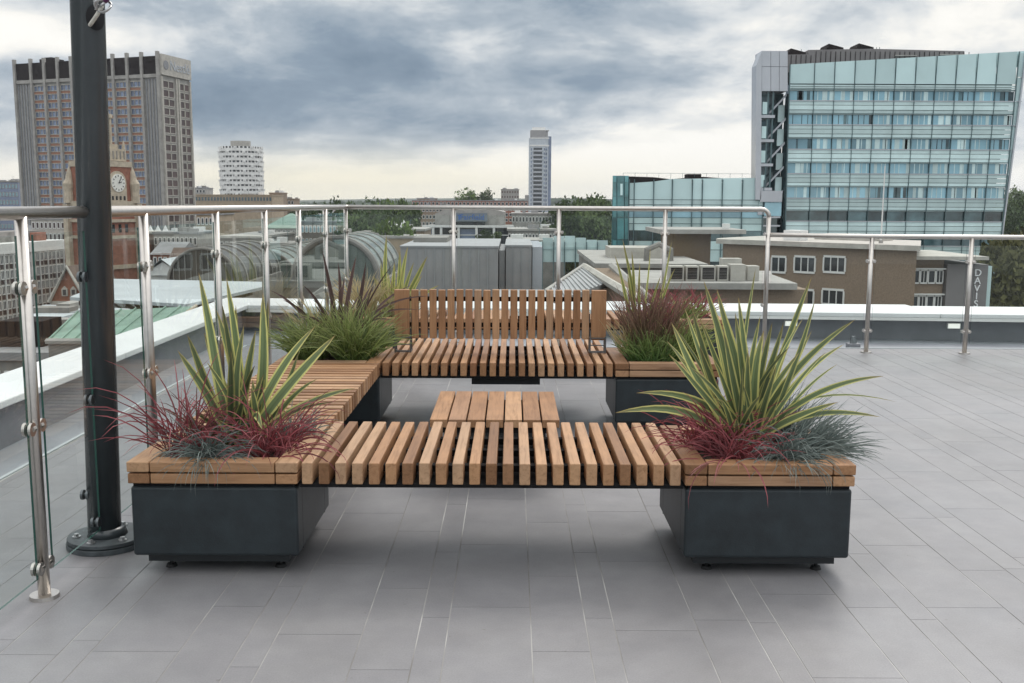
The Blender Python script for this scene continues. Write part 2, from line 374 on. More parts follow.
# plants
M['phormium'] = leaf_mat('variegated_flax_leaf', (.145, .195, .095), (.56, .54, .20), (.30, .20, .09), .40, .5, 1.3, .17, .25, 14)
M['phormium_y'] = leaf_mat('yellow_flax_leaf', (.22, .27, .09), (.50, .50, .17), (.34, .25, .12), .42, .7, 1.3, .25, .25, 8)
M['bronze'] = leaf_mat('bronze_flax_leaf', (.085, .055, .050), (.12, .07, .06), None, .4, .7, 1.4, .1)
M['redgrass'] = leaf_mat('blood_red_grass_leaf', (.15, .034, .040), None, (.34, .10, .11), .5, .6, 1.6)
M['fescue'] = leaf_mat('blue_fescue_leaf', (.10, .130, .122), None, (.23, .26, .24), .6, .7, 1.35)
M['green'] = leaf_mat('green_sedge_leaf', (.125, .185, .05), None, (.32, .34, .14), .5, .5, 1.35)
M['green2'] = leaf_mat('bright_green_grass_leaf', (.075, .14, .035), None, (.20, .24, .085), .5, .7, 1.4)
M['straw'] = leaf_mat('straw_grass', (.38, .31, .16), None, (.50, .42, .26), .7, .8, 1.2)
M['plume'] = leaf_mat('purple_plume_grass', (.10, .085, .045), None, (.20, .09, .085), .6, .7, 1.4)
def crown_mat(name, c):
    m = bpy.data.materials.new(name); m.use_nodes = True; t = m.node_tree; p = t.nodes['Principled BSDF']
    p.inputs['Roughness'].default_value = .7; p.inputs['Specular IOR Level'].default_value = .2
    a = t.nodes.new('ShaderNodeAttribute'); a.attribute_name = 'tone'
    t.links.new(ramp(t, a.outputs['Fac'], [(0, tuple(x*.55 for x in c)), (.5, c), (1, tuple(x*1.6 for x in c))]), p.inputs['Base Color']); return m
M['crown'] = crown_mat('green_foliage', (.075, .11, .038)); M['crown_d'] = crown_mat('dark_green_foliage', (.055, .085, .035))
M['crown_o'] = crown_mat('olive_foliage', (.085, .085, .030)); M['crown_b'] = crown_mat('bright_foliage', (.085, .13, .03))

# ================================================================== THE ROOF TERRACE
PH = .5635; PX0 = -.495
slab = MB(); slab.box(-2.62, 9.0, -5.0, 9.79, -.30, -.0015, .5)
slab.build('terrace_base', M['grout'], kind='structure')
tiles = MB(); widths = (.187, .096, .2805); offs = (0, .187, .283)
k0 = -4; rnd = random.Random(3); J = .004; JC = .0022; TL = .652
for k in range(k0, 18):
    for c_ in range(3):
        x0 = PX0+k*PH+offs[c_]; x1 = x0+widths[c_]
        if x1 < -2.6 or x0 > 8.95: continue
        x0 = max(x0, -2.61); x1 = min(x1, 8.98)
        fixed = {(0, 2): 3.12, (1, 0): 3.42, (1, 1): 3.03, (1, 2): 2.93, (0, 1): 3.03, (2, 0): 3.67, (2, 2): 3.25, (0, 0): 3.29}
        y = fixed.get((k, c_), rnd.random()*TL) % TL - 5.6
        while y < 9.78:
            a, b = max(y, -5.0), min(y+TL, 9.785)
            if b-a > .02:
                tiles._add([(x0+J/2, a+JC/2, 0), (x1-J/2, a+JC/2, 0), (x1-J/2, b-JC/2, 0), (x0+J/2, b-JC/2, 0),
                            (x0+J/2, a+JC/2, -.0014), (x1-J/2, a+JC/2, -.0014), (x1-J/2, b-JC/2, -.0014), (x0+J/2, b-JC/2, -.0014)],
                           [(0, 1, 2, 3), (4, 5, 1, 0), (5, 6, 2, 1), (6, 7, 3, 2), (7, 4, 0, 3)], rnd.random())
            y += TL
tiles.build('terrace_paving', M['paving'], kind='structure')
# gutter membrane between paving and parapet, and the building under it
g = MB(); g.prism([(-3.25, -5), (-2.62, -5), (-2.62, 9.79), (9.0, 9.79), (9.0, 10.9), (-3.25, 11.2)], -.31, -.03, .5)
g.build('gutter_strip', M['gutter'], kind='structure')
lip = MB(); lip.box(-2.62, 9.0, 9.786, 9.806, -.028, .006, .5); lip.box(-2.642, -2.622, -5, 9.80, -.028, .006, .5)
lip.build('paving_edge_trim', M['rooflight'], kind='structure')
# parapet
def plerp(x): return 11.0+(x+2.93)*(-.077)
par = thing('parapet', 'white coped grey parapet wall running round the roof terrace edge', 'parapet', (-3, 0, -.03))
m_ = MB(); m_.box(-3.36, -3.0, -5, 11.05, -27, .231, .5)
m_.prism([(-3.36, 11.0), (-3.0, 11.18), (9.5, plerp(9.5)+.20), (9.5, plerp(9.5)+.9), (-3.36, plerp(-3.36)+.9)], -27, .231, .5)
m_.build('upstand_wall', M['upstand'], par)
m_ = MB(); z0c, z1c = .232, .278
m_.prism([(-3.40, -5), (-2.93, -5), (-2.93, 1.5), (-3.40, 1.5)], z0c, z1c, .5)
for a, b in ((1.505, 4.5), (4.505, 7.5), (7.505, 10.2)): m_.prism([(-3.40, a), (-2.93, a), (-2.93, b), (-3.40, b)], z0c, z1c, .5)
m_.prism([(-3.40, 10.205), (-2.93, 10.205), (-2.93, 11.0), (-1.5, plerp(-1.5)), (-1.5, plerp(-1.5)+.80), (-3.40, plerp(-3.40)+.80)], z0c, z1c, .5)
xs = [-1.495, 1.5, 4.5, 9.6]
for a, b in zip(xs, xs[1:]): m_.prism([(a, plerp(a)), (b-.005, plerp(b)), (b-.005, plerp(b)+.95), (a, plerp(a)+.80)], z0c, z1c, .5)
m_.build('coping', M['coping'], par, bevel=.008)
m_ = MB()
m_.prism([(-2.948, 11.0), (9.5, plerp(9.5)), (9.5, plerp(9.5)+.016), (-2.948, 11.016)], .200, .2315, .5)
m_.build('drip_edge', M['white'], par)
def bulkhead(px, py, label):
    p = at(px, py, 10.75); Yf = plerp(p.x)+.182
    t = thing('wall_light', label, 'wall light', (p.x, Yf, p.z-.03), 'bulkhead lights on the parapet')
    MB().box(p.x-.07, p.x+.07, Yf-.02, Yf+.03, p.z-.03, p.z+.03, .5).build('housing', M['white'], t, bevel=.004)
    MB().box(p.x-.062, p.x+.062, Yf-.024, Yf-.0195, p.z-.024, p.z+.024, .5).build('lens', M['lampwhite'], t)
bulkhead(947, 324, 'small white rectangular wall light on the grey upstand at the far right')
bulkhead(790, 323, 'small white rectangular wall light on the grey upstand behind the flax leaves')
# roof outlet by the railing
p = at(853, 347, 9.95)
t = thing('roof_outlet', 'small grey roof outlet box on the gutter strip left of the railing post', 'roof outlet', (p.x, p.y, -.03))
MB().box(p.x-.06, p.x+.06, p.y-.05, p.y+.05, -.03, .03, .5).build('base', M['upstand'], t, bevel=.006)
MB().cyl((p.x, p.y, .03), (p.x, p.y, .10), .035, .02).build('vent_cap', M['bracket'], t)

# ------------------------------------------------------------------ balustrades
RT = .0215
CR = .0245
def clamp_mesh(p, d, side):
    """round glass clamp beside a post at p, panel direction d"""
    m = MB(); d = Vector(d).normalized(); nrm = Vector((-d.y, d.x, 0))
    c = Vector(p)+d*((.013+CR)*side)
    m.cyl(c-nrm*.016, c-nrm*.006, CR, n=18); m.cyl(c+nrm*.006, c+nrm*.016, CR, n=18)
    m.xf = Matrix.Identity(4)
    q = Vector(p)+d*(.018*side); r_ = c
    m.tube([q-nrm*.0095, r_-nrm*.0095], .012, 8); m.tube([q+nrm*.0095, r_+nrm*.0095], .012, 8)
    return m
def post(root, p, ztop, dirs, zc, skip_base=False):
    m = MB(); m.cyl((p[0], p[1], 0.006), (p[0], p[1], ztop), RT, n=18); o = m.build('post', M['steel'], root, smooth=False)
    o.data.polygons.foreach_set('use_smooth', [len(f.vertices) == 4 for f in o.data.polygons])
    MB().cyl((p[0], p[1], 0), (p[0], p[1], .014), .052, .05, n=24).build('base_cover', M['steel'], o)
    for (d, sd2) in dirs:
        for z in zc: clamp_mesh((p[0], p[1], z), d, sd2).build('clamp', M['steel'], o)
    return o
def panel(root, a, b, z0, z1, gap=.04):
    a, b = Vector((*a, 0)), Vector((*b, 0)); d = (b-a).normalized(); n = Vector((-d.y, d.x, 0))*.004
    a2, b2 = a+d*gap, b-d*gap
    m = MB(); P = [a2-n, b2-n, b2+n, a2+n]
    vs = [(*q.xy, z0) for q in P]+[(*q.xy, z1) for q in P]
    m.mi = 0; m._add(vs, [(0, 1, 5, 4), (2, 3, 7, 6)], .5); m.mi = 1; m._add(vs, [(3, 2, 1, 0), (4, 5, 6, 7), (1, 2, 6, 5), (3, 0, 4, 7)], .5)
    m.build('glass_panel', [M['bal_glass'], M['glass_edge']], root)
# left run, parallel to the view
LX = -1.69; RZ = 1.385
lr = thing('glass_balustrade', 'tall steel and glass balustrade running away along the left of the terrace', 'balustrade', (LX, 2.3, 0))
ys = [1.2, 2.33, 3.46, None, 4.61, 5.73, 6.86, 7.95, 9.08]
ysl = [1.2, 2.33, 3.46, 4.035, 4.61, 5.73, 6.86, 7.95, 9.08, 10.2]
zc = (.12, .63, 1.125)
for y in ysl:
    if y == 4.035: continue
    if y == 10.2:
        post(lr, (LX, y), 1.36, [((0, 1, 0), -1), ((1, -.1, 0), 1)], zc); continue
    post(lr, (LX, y), RZ-(y-2)*.0028-.01, [((0, 1, 0), 1), ((0, 1, 0), -1)], zc)
for a, b in zip(ysl, ysl[1:]):
    panel(lr, (LX, a), (LX, b), .085, 1.305, .045 if 4.035 not in (a, b) else .075)
hz = lambda y: RZ-(y-2)*.0028
o = MB().tube([(LX, 1.0, hz(1)), (LX, 3.965, hz(4))], .0235, 18).build('handrail', M['steel'], lr, smooth=True)
o = MB().tube([(LX, 4.105, hz(4)), (LX, 10.17, hz(10.2)), (LX+.004, 10.19, hz(10.2)), (LX+.03, 10.2, hz(10.2))], .0235, 18).build('handrail', M['steel'], lr, smooth=True)
# back run
CR = .017
CX, CY = 2.455, 9.65
br = thing('glass_balustrade', 'tall steel and glass balustrade along the back of the terrace behind the bench', 'balustrade', (.4, 9.9, 0))
def bl(t): return (LX+(CX-LX)*t, 10.2+(CY-10.2)*t)
bd = ((CX-LX), (CY-10.2), 0); bts = []
for pxx in (453, 558.5, 665):
    lo, hi = 0, 1
    for _ in range(40):
        mid = (lo+hi)/2; q = bl(mid)
        # pixel column of a point
        v = Vector((q[0], q[1], 1.36-EYE)); fw = v.y*math.cos(PITCH)-v.z*math.sin(PITCH)
        if 512+FPX*v.x/fw < pxx: lo = mid
        else: hi = mid
    bts.append(lo)
pts = [bl(0)]+[bl(t_) for t_ in bts]+[bl(1)]
for q in pts[1:-1]: post(br, q, 1.36, [(bd, 1), (bd, -1)], (.12, .44, 1.125))
post(br, pts[-1], 1.30, [(bd, -1)], (.12, .44, 1.125))
for a, b in zip(pts, pts[1:]): panel(br, a, b, .085, 1.29)
cpt = Vector((CX, CY, 0)); bdn = Vector(bd).normalized()
arc = [cpt+Vector((0, 0, 1.36))-bdn*.07]
arc = [Vector((LX+.025, 10.197, 1.362)), cpt-bdn*.07+Vector((0, 0, 1.36))]+[cpt-bdn*(.07-.07*math.sin(a_))+Vector((0, 0, 1.36-.07*(1-math.cos(a_)))) for a_ in [R(18*i) for i in range(1, 6)]]
MB().tube(arc, .0225, 18).build('handrail', M['steel'], br, smooth=True)
# lower run on the right
rr = thing('glass_balustrade', 'lower steel and glass balustrade continuing to the right of the corner post', 'balustrade', (3.4, 9.5, 0))
rp = [(CX, CY), (3.40, 9.50), (4.325, 9.455), (5.25, 9.41), (6.2, 9.37)]
for i, q in enumerate(rp[1:]):
    a = Vector((*q, 0))-Vector((*rp[i], 0)); post(rr, q, 1.10, [(a, -1), (a, 1)], (.215, .88))
for a, b in zip(rp, rp[1:]): panel(rr, a, b, .10, 1.03)
MB().tube([(CX+.02, CY, 1.118)]+[(q[0], q[1], 1.112) for q in rp[1:]], .0215, 18).build('handrail', M['steel'], rr, smooth=True)

# ------------------------------------------------------------------ flagpole
PXc, PYc = -1.69, 4.035
fp = thing('flagpole', 'dark grey flagpole standing between the railing posts on a bolted round base', 'flagpole', (PXc, PYc, 0))
m_ = MB(); m_.cyl((PXc-.012, PYc, .035), (PXc+.115, PYc, 6.2), .066, .060, n=40)
o = m_.build('pole', M['pole'], fp); o.data.polygons.foreach_set('use_smooth', [len(f.vertices) == 4 for f in o.data.polygons])
m_ = MB(); m_.cyl((PXc, PYc, 0), (PXc, PYc, .022), .162, n=48); m_.cyl((PXc, PYc, .026), (PXc, PYc, .042), .158, n=48); m_.cyl((PXc, PYc, .022), (PXc, PYc, .026), .14, n=40)
m_.build('base_flange', M['flange'], fp, bevel=.002)
MB().cyl((PXc, PYc, .042), (PXc, PYc, .075), .080, .068, n=36).build('weld_collar', M['pole'], fp, smooth=True)
for i in range(6):
    a = R(60*i+20); bx, by = PXc+.12*math.cos(a), PYc+.12*math.sin(a)
    m_ = MB(); m_.cyl((bx, by, .0425), (bx, by, .046), .017, n=16); m_.cyl((bx, by, .046), (bx, by, .056), .010, n=6)
    m_.build('bolt', M['galv'], fp)
for z in zc+(.22,):
    for s_ in (-1, 1):
        if z == .22 and s_ > 0: continue
        m_ = MB(); c = Vector((PXc-.012, PYc+s_*.079, z))
        if z == .22: c = Vector((PXc-.07, PYc-.03, z))
        m_.cyl(c+Vector((-.016, 0, 0)), c+Vector((-.006, 0, 0)), .021, n=16); m_.cyl(c+Vector((.006, 0, 0)), c+Vector((.016, 0, 0)), .021, n=16)
        m_.cyl(c+Vector((-.006, 0, 0)), c+Vector((.006, 0, 0)), .008, n=10)
        m_.build('glass_clamp', M['bracket'], fp)
hp = at(95, 17, PYc-.066)
m_ = MB(); ring = []
for i in range(28):
    a = 2*math.pi*i/28; dx = .036*math.cos(a); dz = .048*math.sin(a)
    pcx = PXc+.046; ang = (hp.x-pcx+dx)/.0638; xx = pcx+.0638*math.sin(ang); yy = PYc-.0638*math.cos(ang)
    ring.append((xx+.0*dx, yy-.0012, hp.z+dz))
cc = (hp.x, PYc-.0655, hp.z)
m_._add([cc]+ring, [(0, 1+i, 1+(i+1) % 28) for i in range(28)], .5); m_.build('rope_opening', M['hole'], fp)
r0 = at(90, 25, PYc-.062); r1 = at(97, 15, PYc-.10); r2 = at(102, 6, PYc-.12); r3 = at(103, -3, PYc-.12)
hl = thing('halyard', 'pale flag rope with a metal snap shackle coming out of the pole opening', 'rope', tuple(r0))
MB().tube([r0+Vector((0, .03, -.0)), r0, r1, r2], .0075, 10).build('rope', M['rope'], hl, smooth=True)
m_ = MB()
for cpx, cpy, rx in ((103, 6, 7.5), (100, 2, 5)):
    c = at(cpx, cpy, PYc-.125); rx *= .004
    m_.tube([c+Vector((rx*math.cos(a), .012*math.sin(2*a), rx*.75*math.sin(a))) for a in [2*math.pi*i/20 for i in range(21)]], .005, 8)
m_.tube([at(96, 10, PYc-.12), at(97, 2, PYc-.12), at(101, -5, PYc-.12)], .006, 8)
m_.build('snap_shackle', M['galv'], hl, smooth=True)
MB().tube([at(104, 1, PYc-.13), at(108, -3, PYc-.13), at(114, -8, PYc-.13)], .012, 8).build('toggle', M['purple'], hl, smooth=True)

# ------------------------------------------------------------------ planters and benches
ST = .45; PW = .645; PD = .67; SLZ = .366        # seat top, planter size, underside of the timber
def make_planter(name, label, loc, mirror=False):
    root = thing(name, label, 'planter', (0, 0, 0)); x1, y1 = PW, PD
    m = MB(); m.box(.006, x1-.006, .012, y1-.012, .078, .352, .5); m.build('body', M['slate'], root, bevel=.012, seg=3)
    s = -1 if mirror else 1
    xe = .008 if mirror else x1-.008
    m = MB(); xa = .0072 if mirror else x1-.0072
    m.box(xa-.0015, xa+.0015, .10, .104, .082, .348, .5); m.box(xa-.0015, xa+.0015, .55, .554, .082, .348, .5); m.build('panel_seam', M['black'], root)
    m = MB(); m.box(.05, x1-.05, .05, y1-.05, .044, .077, .5); m.build('plinth', M['slate_dark'], root)
    for fx in (.115, x1-.10):
        for fy in (.115, y1-.12):
            m = MB(); m.cyl((fx, fy, 0), (fx, fy, .012), .022, .018, n=14); m.cyl((fx, fy, .012), (fx, fy, .045), .007, n=10); m.build('foot', M['rubber'], root)
    m = MB(); m.box(.016, x1-.016, .02, y1-.02, .352, .364, .5); m.build('shadow_gap_frame', M['frame'], root)
    bw = .082; gp = .004
    for (z0, z1) in ((.366, .4045), (.4105, ST)):
        e = 0 if z0 > .4 else .002
        MB().box(e, bw+.002, e, y1-e, z0, z1).build('rim_board', WY, root, bevel=.004)
        MB().box(x1-bw-.002, x1-e, e, y1-e, z0, z1).build('rim_board', WY, root, bevel=.004)
        MB().box(bw+.002+gp, x1-bw-.002-gp, e, bw, z0, z1).build('rim_board', WX, root, bevel=.004)
        MB().box(bw+.002+gp, x1-bw-.002-gp, y1-bw, y1-e, z0, z1).build('rim_board', WX, root, bevel=.004)
    m = MB(); m.box(bw+.004, x1-bw-.004, bw+.002, y1-bw-.002, .404, .4095, .5); m.build('rim_spacer', M['frame'], root)
    # uneven mulch
    m = MB(); n = 14; gx = [bw+.004+(x1-2*bw-.008)*i/n for i in range(n+1)]; gy = [bw+.003+(y1-2*bw-.006)*i/n for i in range(n+1)]
    vs = [(a, b, .425+random.uniform(-.012, .014)) for b in gy for a in gx]
    m._add(vs, [(j*(n+1)+i, j*(n+1)+i+1, (j+1)*(n+1)+i+1, (j+1)*(n+1)+i) for j in range(n) for i in range(n)], .5)
    m.build('soil', M['soil'], root)
    root.location = loc; return root
FY = 3.665; LPX = -1.452; RPX = .655
make_planter('planter', 'slate grey steel planter with timber rim at the front left beside the flagpole', (LPX, FY, 0))
make_planter('planter', 'slate grey steel planter with timber rim at the front right end of the near bench', (RPX, FY, 0), True)
BY = 6.03
make_planter('planter', 'dark planter with timber rim between the left bench and the backrest bench', (-1.452, BY, 0))
make_planter('planter', 'dark planter with timber rim at the right end of the backrest bench', (.632, BY, 0), True)
make_planter('planter', 'far planter behind the backrest bench on the left, holding yellow edged flax', (-1.40, 8.35, 0))
make_planter('planter', 'far planter behind the backrest bench on the right, rim showing past the near flax', (1.15, 8.35, 0), True)

def slat_bench(name, label, x0, x1, y0, y1, n, along, parent_extra=None, ratio=.64):
    t = thing(name, label, 'bench', ((x0+x1)/2, (y0+y1)/2, 0))
    m = MB()
    if along == 'Y':                     # slats run along Y, set side by side in X
        p = (x1-x0)/n
        for i in range(n):
            a = x0+p*i+p*(1-ratio)/2; m.box(a, a+p*ratio, y0+random.uniform(0, .003), y1, SLZ, ST+random.uniform(-.001, .001))
        o = m.build('seat_slats', WY, t, bevel=.004)
        f = MB(); f.box(x0-.0, x1+.0, y0+.012, y0+.045, .352, .3655, .5); f.box(x0, x1, y1-.06, y1-.02, .352, .3655, .5); f.box(x0+.004, x1-.004, y0+.05, y1-.065, .356, .3645, .5)  # two edge bars, then a full tray added to keep the slat gaps dark
        for yy in (y0+.12, (y0+y1)/2, y1-.16): f.box(x0+.004, x1-.004, yy, yy+.04, .385, .41, .5)
    else:
        p = (y1-y0)/n
        for i in range(n):
            a = y0+p*i+p*(1-ratio)/2; m.box(x0, x1-random.uniform(0, .002), a, a+p*ratio, SLZ, ST+random.uniform(-.001, .001))
        o = m.build('seat_slats', WX, t, bevel=.004)
        f = MB(); f.box(x1-.06, x1-.02, y0, y1, .352, .3655, .5); f.box(x0+.02, x0+.06, y0, y1, .352, .3655, .5); f.box(x0+.08, x1-.07, y0, y1, .356, .3645, .5)  # same added tray sheet here, darkening the gaps between slats
        for xx in (x0+.12, (x0+x1)/2, x1-.16): f.box(xx, xx+.04, y0+.004, y1-.004, .385, .41, .5)
    f.build('frame_and_dark_tray', M['frame'], t); return t
slat_bench('slatted_bench', 'near slatted timber bench spanning between the two front planters', LPX+PW+.004, RPX-.004, FY, 4.385, 23, 'Y')
lb = slat_bench('slatted_bench', 'long slatted timber bench on the left running back from the front planter', -1.452, -.808, FY+PD+.01, BY-.004, 21, 'X')
bb = slat_bench('slatted_bench', 'slatted timber bench with an upright slatted backrest facing the camera', -1.452+PW+.004, .628, BY, 7.15, 24, 'Y')
# backrest
yb = 6.46; m_ = MB(); bx0, bx1 = -.765, .612
wbd = .096; m_.box(bx0, bx0+wbd, yb, yb+.045, .535, .858); m_.box(bx1-wbd, bx1, yb, yb+.045, .533, .858)
n_ = 20; p_ = (bx1-bx0-2*wbd-.016)/n_
for i in range(n_):
    a = bx0+wbd+.008+p_*i+p_*.11; m_.box(a, a+p_*.78, yb+.002, yb+.04, .538+random.uniform(-.002, .002), .858+random.uniform(-.002, .002))
m_.build('backrest', WZ, bb, bevel=.004)
m_ = MB(); m_.box(bx0+.02, bx1-.02, yb+.046, yb+.052, .61, .64, .5); m_.box(bx0+.02, bx1-.02, yb+.046, yb+.052, .78, .81, .5); m_.build('backrest_rail', M['frame'], bb)
for s0, s1 in ((bx0, bx0+.11), (bx1-.11, bx1)):
    m_ = MB()
    for sx in (s0, s1-.01): m_.box(sx, sx+.01, yb-.03, yb+.07, ST+.002, ST+.012, .5); m_.box(sx, sx+.01, yb+.046, yb+.056, ST+.01, .70, .5); m_.box(sx, sx+.010, yb-.03, yb-.02, ST+.01, .56, .5)
    m_.box(s0, s1, yb-.032, yb-.022, ST+.004, ST+.016, .5); m_.box(s0, s1, yb-.032, yb-.024, ST+.05, ST+.056, .5); m_.box(s0, s1, yb-.032, yb+.05, ST+.096, ST+.101, .5)
    m_.build('backrest_bracket', M['bracket'], bb)
m_ = MB(); m_.box(-.25, .175, 6.12, 6.5, .30, .337, .5); m_.build('centre_pedestal', M['slate_dark'], bb)
slat_bench('slatted_bench', 'far slatted timber bench glimpsed through the gaps of the backrest', -.72, 1.13, 8.35, 9.03, 26, 'Y')
# low table
tb = thing('low_table', 'low square timber table of seven wide boards in the middle of the seating', 'table', (-.085, 5.45, 0))
TZ = .335; tx0, tx1, ty0, ty1 = -.418, .246, 4.95, 5.71
m_ = MB(); n_ = 7; p_ = (tx1-tx0)/n_
for i in range(n_): m_.box(tx0+p_*i+.004, tx0+p_*(i+1)-.004, ty0, ty1, TZ-.042, TZ)
m_.build('table_top', WY, tb, bevel=.003)
MB().box(tx0+.03, tx1-.03, ty0+.03, ty1-.03, TZ-.075, TZ-.044, .5).build('table_frame', M['frame'], tb)
MB().box(tx0+.07, tx1-.07, ty0+.07, ty1-.07, .045, TZ-.076, .5).build('pedestal', M['slate'], tb, bevel=.008)
for fx in (tx0+.12, tx1-.12):
    for fy in (ty0+.12, ty1-.12): MB().cyl((fx, fy, 0), (fx, fy, .045), .018, .01, n=12).build('foot', M['rubber'], tb)

# ------------------------------------------------------------------ planting
SZ = .43
def bez(a, c, b, n=9):
    a, b, c = Vector(a), Vector(b), Vector(c)
    return [a*(1-t)**2+c*2*t*(1-t)+b*t*t for t in [i/(n-1) for i in range(n)]]
def droop(base, az_, tilt, length, curve, n=7):
    p = Vector(base); pts = [p.copy()]; a = tilt
    for i in range(n-1):
        d = Vector((math.sin(a)*math.cos(az_), math.sin(a)*math.sin(az_), math.cos(a))); p = p+d*(length/(n-1)); pts.append(p.copy()); a += curve/(n-1)*(0.4+1.2*i/(n-1))
    return pts
def clump(name, label, cat, base, n, L0, L1, width, t0, t1, cv0, cv1, mtl, r=.05, seed=1, azr=None, group=None, seg=7):
    rn = random.Random(seed); m = MB()
    for i in range(n):
        a = rn.uniform(*(azr or (0, 2*math.pi))); rr_ = r*math.sqrt(rn.random()); a2 = rn.uniform(0, 6.28)
        b = (base[0]+rr_*math.cos(a2), base[1]+rr_*math.sin(a2), base[2]-.01)
        tl = t0+(t1-t0)*rn.random()**.8
        pts = droop(b, a, tl, rn.uniform(L0, L1), rn.uniform(cv0, cv1), seg)
        m.blade(pts, width*rn.uniform(.7, 1.2), (rn.uniform(-.6, .6), -1, rn.uniform(0, .7)), .2, rn.random())
    o = m.build(name, mtl); rooted(o, base); tag(o, label, cat, group); return o
def flax(name, label, cat, base, leaves, mtl, extra=0, seed=1, Lr=(.3, .55), wr=.034, tilt=(.05, .7), mats=None):
    """leaves: (tip px, tip py, tip depth, arch, width)"""
    rn = random.Random(seed); m = MB(); B = Vector(base)
    for (px, py, Yd, arch, wd) in leaves:
        T = at(px, py, Yd); b = B+Vector((rn.uniform(-.05, .05)+(T.x-B.x)*.10, rn.uniform(-.05, .05), -.01))
        Lh = (T-b).length; c = b+(T-b)*.5+Vector((-(T.x-b.x)*.45*arch, 0, Lh*arch*.5))
        pp = bez(b, c, T, 13); k1, k2, k3 = rn.uniform(-1, 1)*.012*Lh/.5, rn.uniform(-1, 1)*.007, rn.uniform(0, 6)
        pp = [q+Vector((k1*math.sin(math.pi*j/12)+k2*math.sin(2*math.pi*j/12+k3)*(j/12), 0, 0)) for j, q in enumerate(pp)]
        m.blade(pp, wd, (rn.uniform(-.35, .35), -1, rn.uniform(.0, .5)), .22, rn.random())
    for i in range(extra):
        a = rn.uniform(0, 6.28); b = B+Vector((rn.uniform(-.06, .06), rn.uniform(-.06, .06), -.01))
        m.blade(droop(b, a, rn.uniform(*tilt), rn.uniform(*Lr), rn.uniform(.1, .8), 9), wr*rn.uniform(.7, 1.2), (rn.uniform(-.5, .5), -1, .3), .22, rn.random())
    o = m.build(name, mtl); rooted(o, base); tag(o, label, cat); return o
# front left planter
flax('flax_plant', 'yellow edged green flax with upright sword leaves in the front left planter', 'plant', (-1.10, 4.02, SZ), [
    (199, 272, 3.98, .02, .046), (227, 277, 4.05, .05, .044), (264, 292, 4.0, .03, .046), (268, 300, 4.1, .02, .040), (216, 310, 3.95, .02, .042), (222, 303, 3.9, .02, .036),
    (187, 334, 3.98, .08, .040), (178, 350, 3.9, .08, .040), (203, 332, 4.08, .1, .040), (316, 326, 4.0, .16, .040), (335, 335, 4.0, .14, .046), (335, 402, 3.95, .35, .020),
    (356, 388, 4.0, .28, .034), (243, 325, 3.9, .0, .040), (236, 305, 4.05, .03, .040), (256, 330, 3.95, .02, .038), (232, 350, 3.85, .04, .036), (262, 430, 3.78, 1.3, .036), (219, 420, 3.85, .25, .030), (207, 362, 3.9, .1, .03), (300, 352, 4.1, .12, .03)], M['phormium'], 14, 4, (.18, .42), .032, (.02, .6))
clump('red_grass', 'dark red grass arching over the left edge of the front left planter', 'grass clump', (-1.32, 3.90, SZ), 95, .20, .50, .0055, .05, 1.0, .6, 2.4, M['redgrass'], .07, 11)
clump('red_grass', 'crimson grass spilling over the right rim of the front left planter', 'grass clump', (-.94, 3.86, SZ), 160, .14, .40, .0055, .05, 1.15, .8, 2.9, M['redgrass'], .09, 12, seg=9)
clump('blue_grass', 'small blue grey fescue tuft spilling over the front rim of the front left planter', 'grass clump', (-1.17, 3.775, SZ+.01), 210, .12, .28, .0036, .2, 1.35, .8, 2.9, M['fescue'], .05, 13, azr=(-2.9, .2))
clump('blue_grass', 'blue grey fescue tuft at the back right of the front left planter', 'grass clump', (-.90, 4.14, SZ), 150, .10, .22, .004, .2, 1.3, .4, 1.8, M['fescue'], .06, 14)
clump('bronze_grass', 'thin brown grass tuft under the flax in the front left planter', 'grass clump', (-1.22, 4.03, SZ), 110, .14, .30, .006, .1, .9, .3, 1.4, M['plume'], .08, 15)
# front right planter
flax('flax_plant', 'large yellow edged flax fanning out of the front right planter', 'plant', (.965, 4.02, SZ), [
    (705, 280, 3.98, .0, .044), (717, 288, 4.05, .0, .042), (693, 307, 4.0, .02, .036), (670, 322, 3.95, .02, .040), (684, 308, 3.9, .03, .03), (739, 296, 4.05, .0, .034), (755, 268, 4.15, .06, .020),
    (667, 354, 3.85, .06, .030), (616, 413, 3.85, .55, .040), (636, 393, 3.9, .5, .036), (763, 330, 3.9, .0, .046), (773, 322, 4.0, .0, .034), (783, 322, 4.0, -.02, .034), (812, 276, 4.1, .08, .036),
    (816, 300, 4.05, .05, .028), (856, 319, 4.0, .25, .032), (845, 344, 4.1, .3, .026), (838, 364, 4.0, .3, .014), (885, 376, 3.95, .42, .030), (880, 417, 3.85, .55, .030), (838, 402, 3.85, .15, .034), (896, 402, 4.05, .7, .010),
    (735, 312, 3.95, .0, .040), (722, 330, 3.85, .04, .036), (748, 350, 3.85, .0, .036), (700, 345, 3.9, .03, .038), (790, 340, 4.1, .03, .036), (800, 352, 3.9, .06, .034), (712, 305, 4.1, .02, .034), (728, 320, 4.1, .0, .034), (700, 320, 4.05, .0, .03), (775, 365, 3.8, .05, .03), (690, 366, 3.8, .1, .028), (812, 330, 4.15, .1, .024), (826, 352, 4.0, .2, .022)], M['phormium'], 26, 5, (.28, .60), .027, (.02, .85))
clump('red_grass', 'dark crimson grass hanging over the bench end from the front right planter', 'grass clump', (.80, 4.00, SZ), 190, .16, .37, .0052, .1, 1.15, .7, 2.5, M['redgrass'], .09, 21)
clump('red_grass', 'bright crimson grass tuft at the front rim of the front right planter', 'grass clump', (.86, 3.82, SZ), 135, .13, .37, .0055, .1, 1.3, .6, 2.8, M['redgrass'], .07, 22, seg=9)
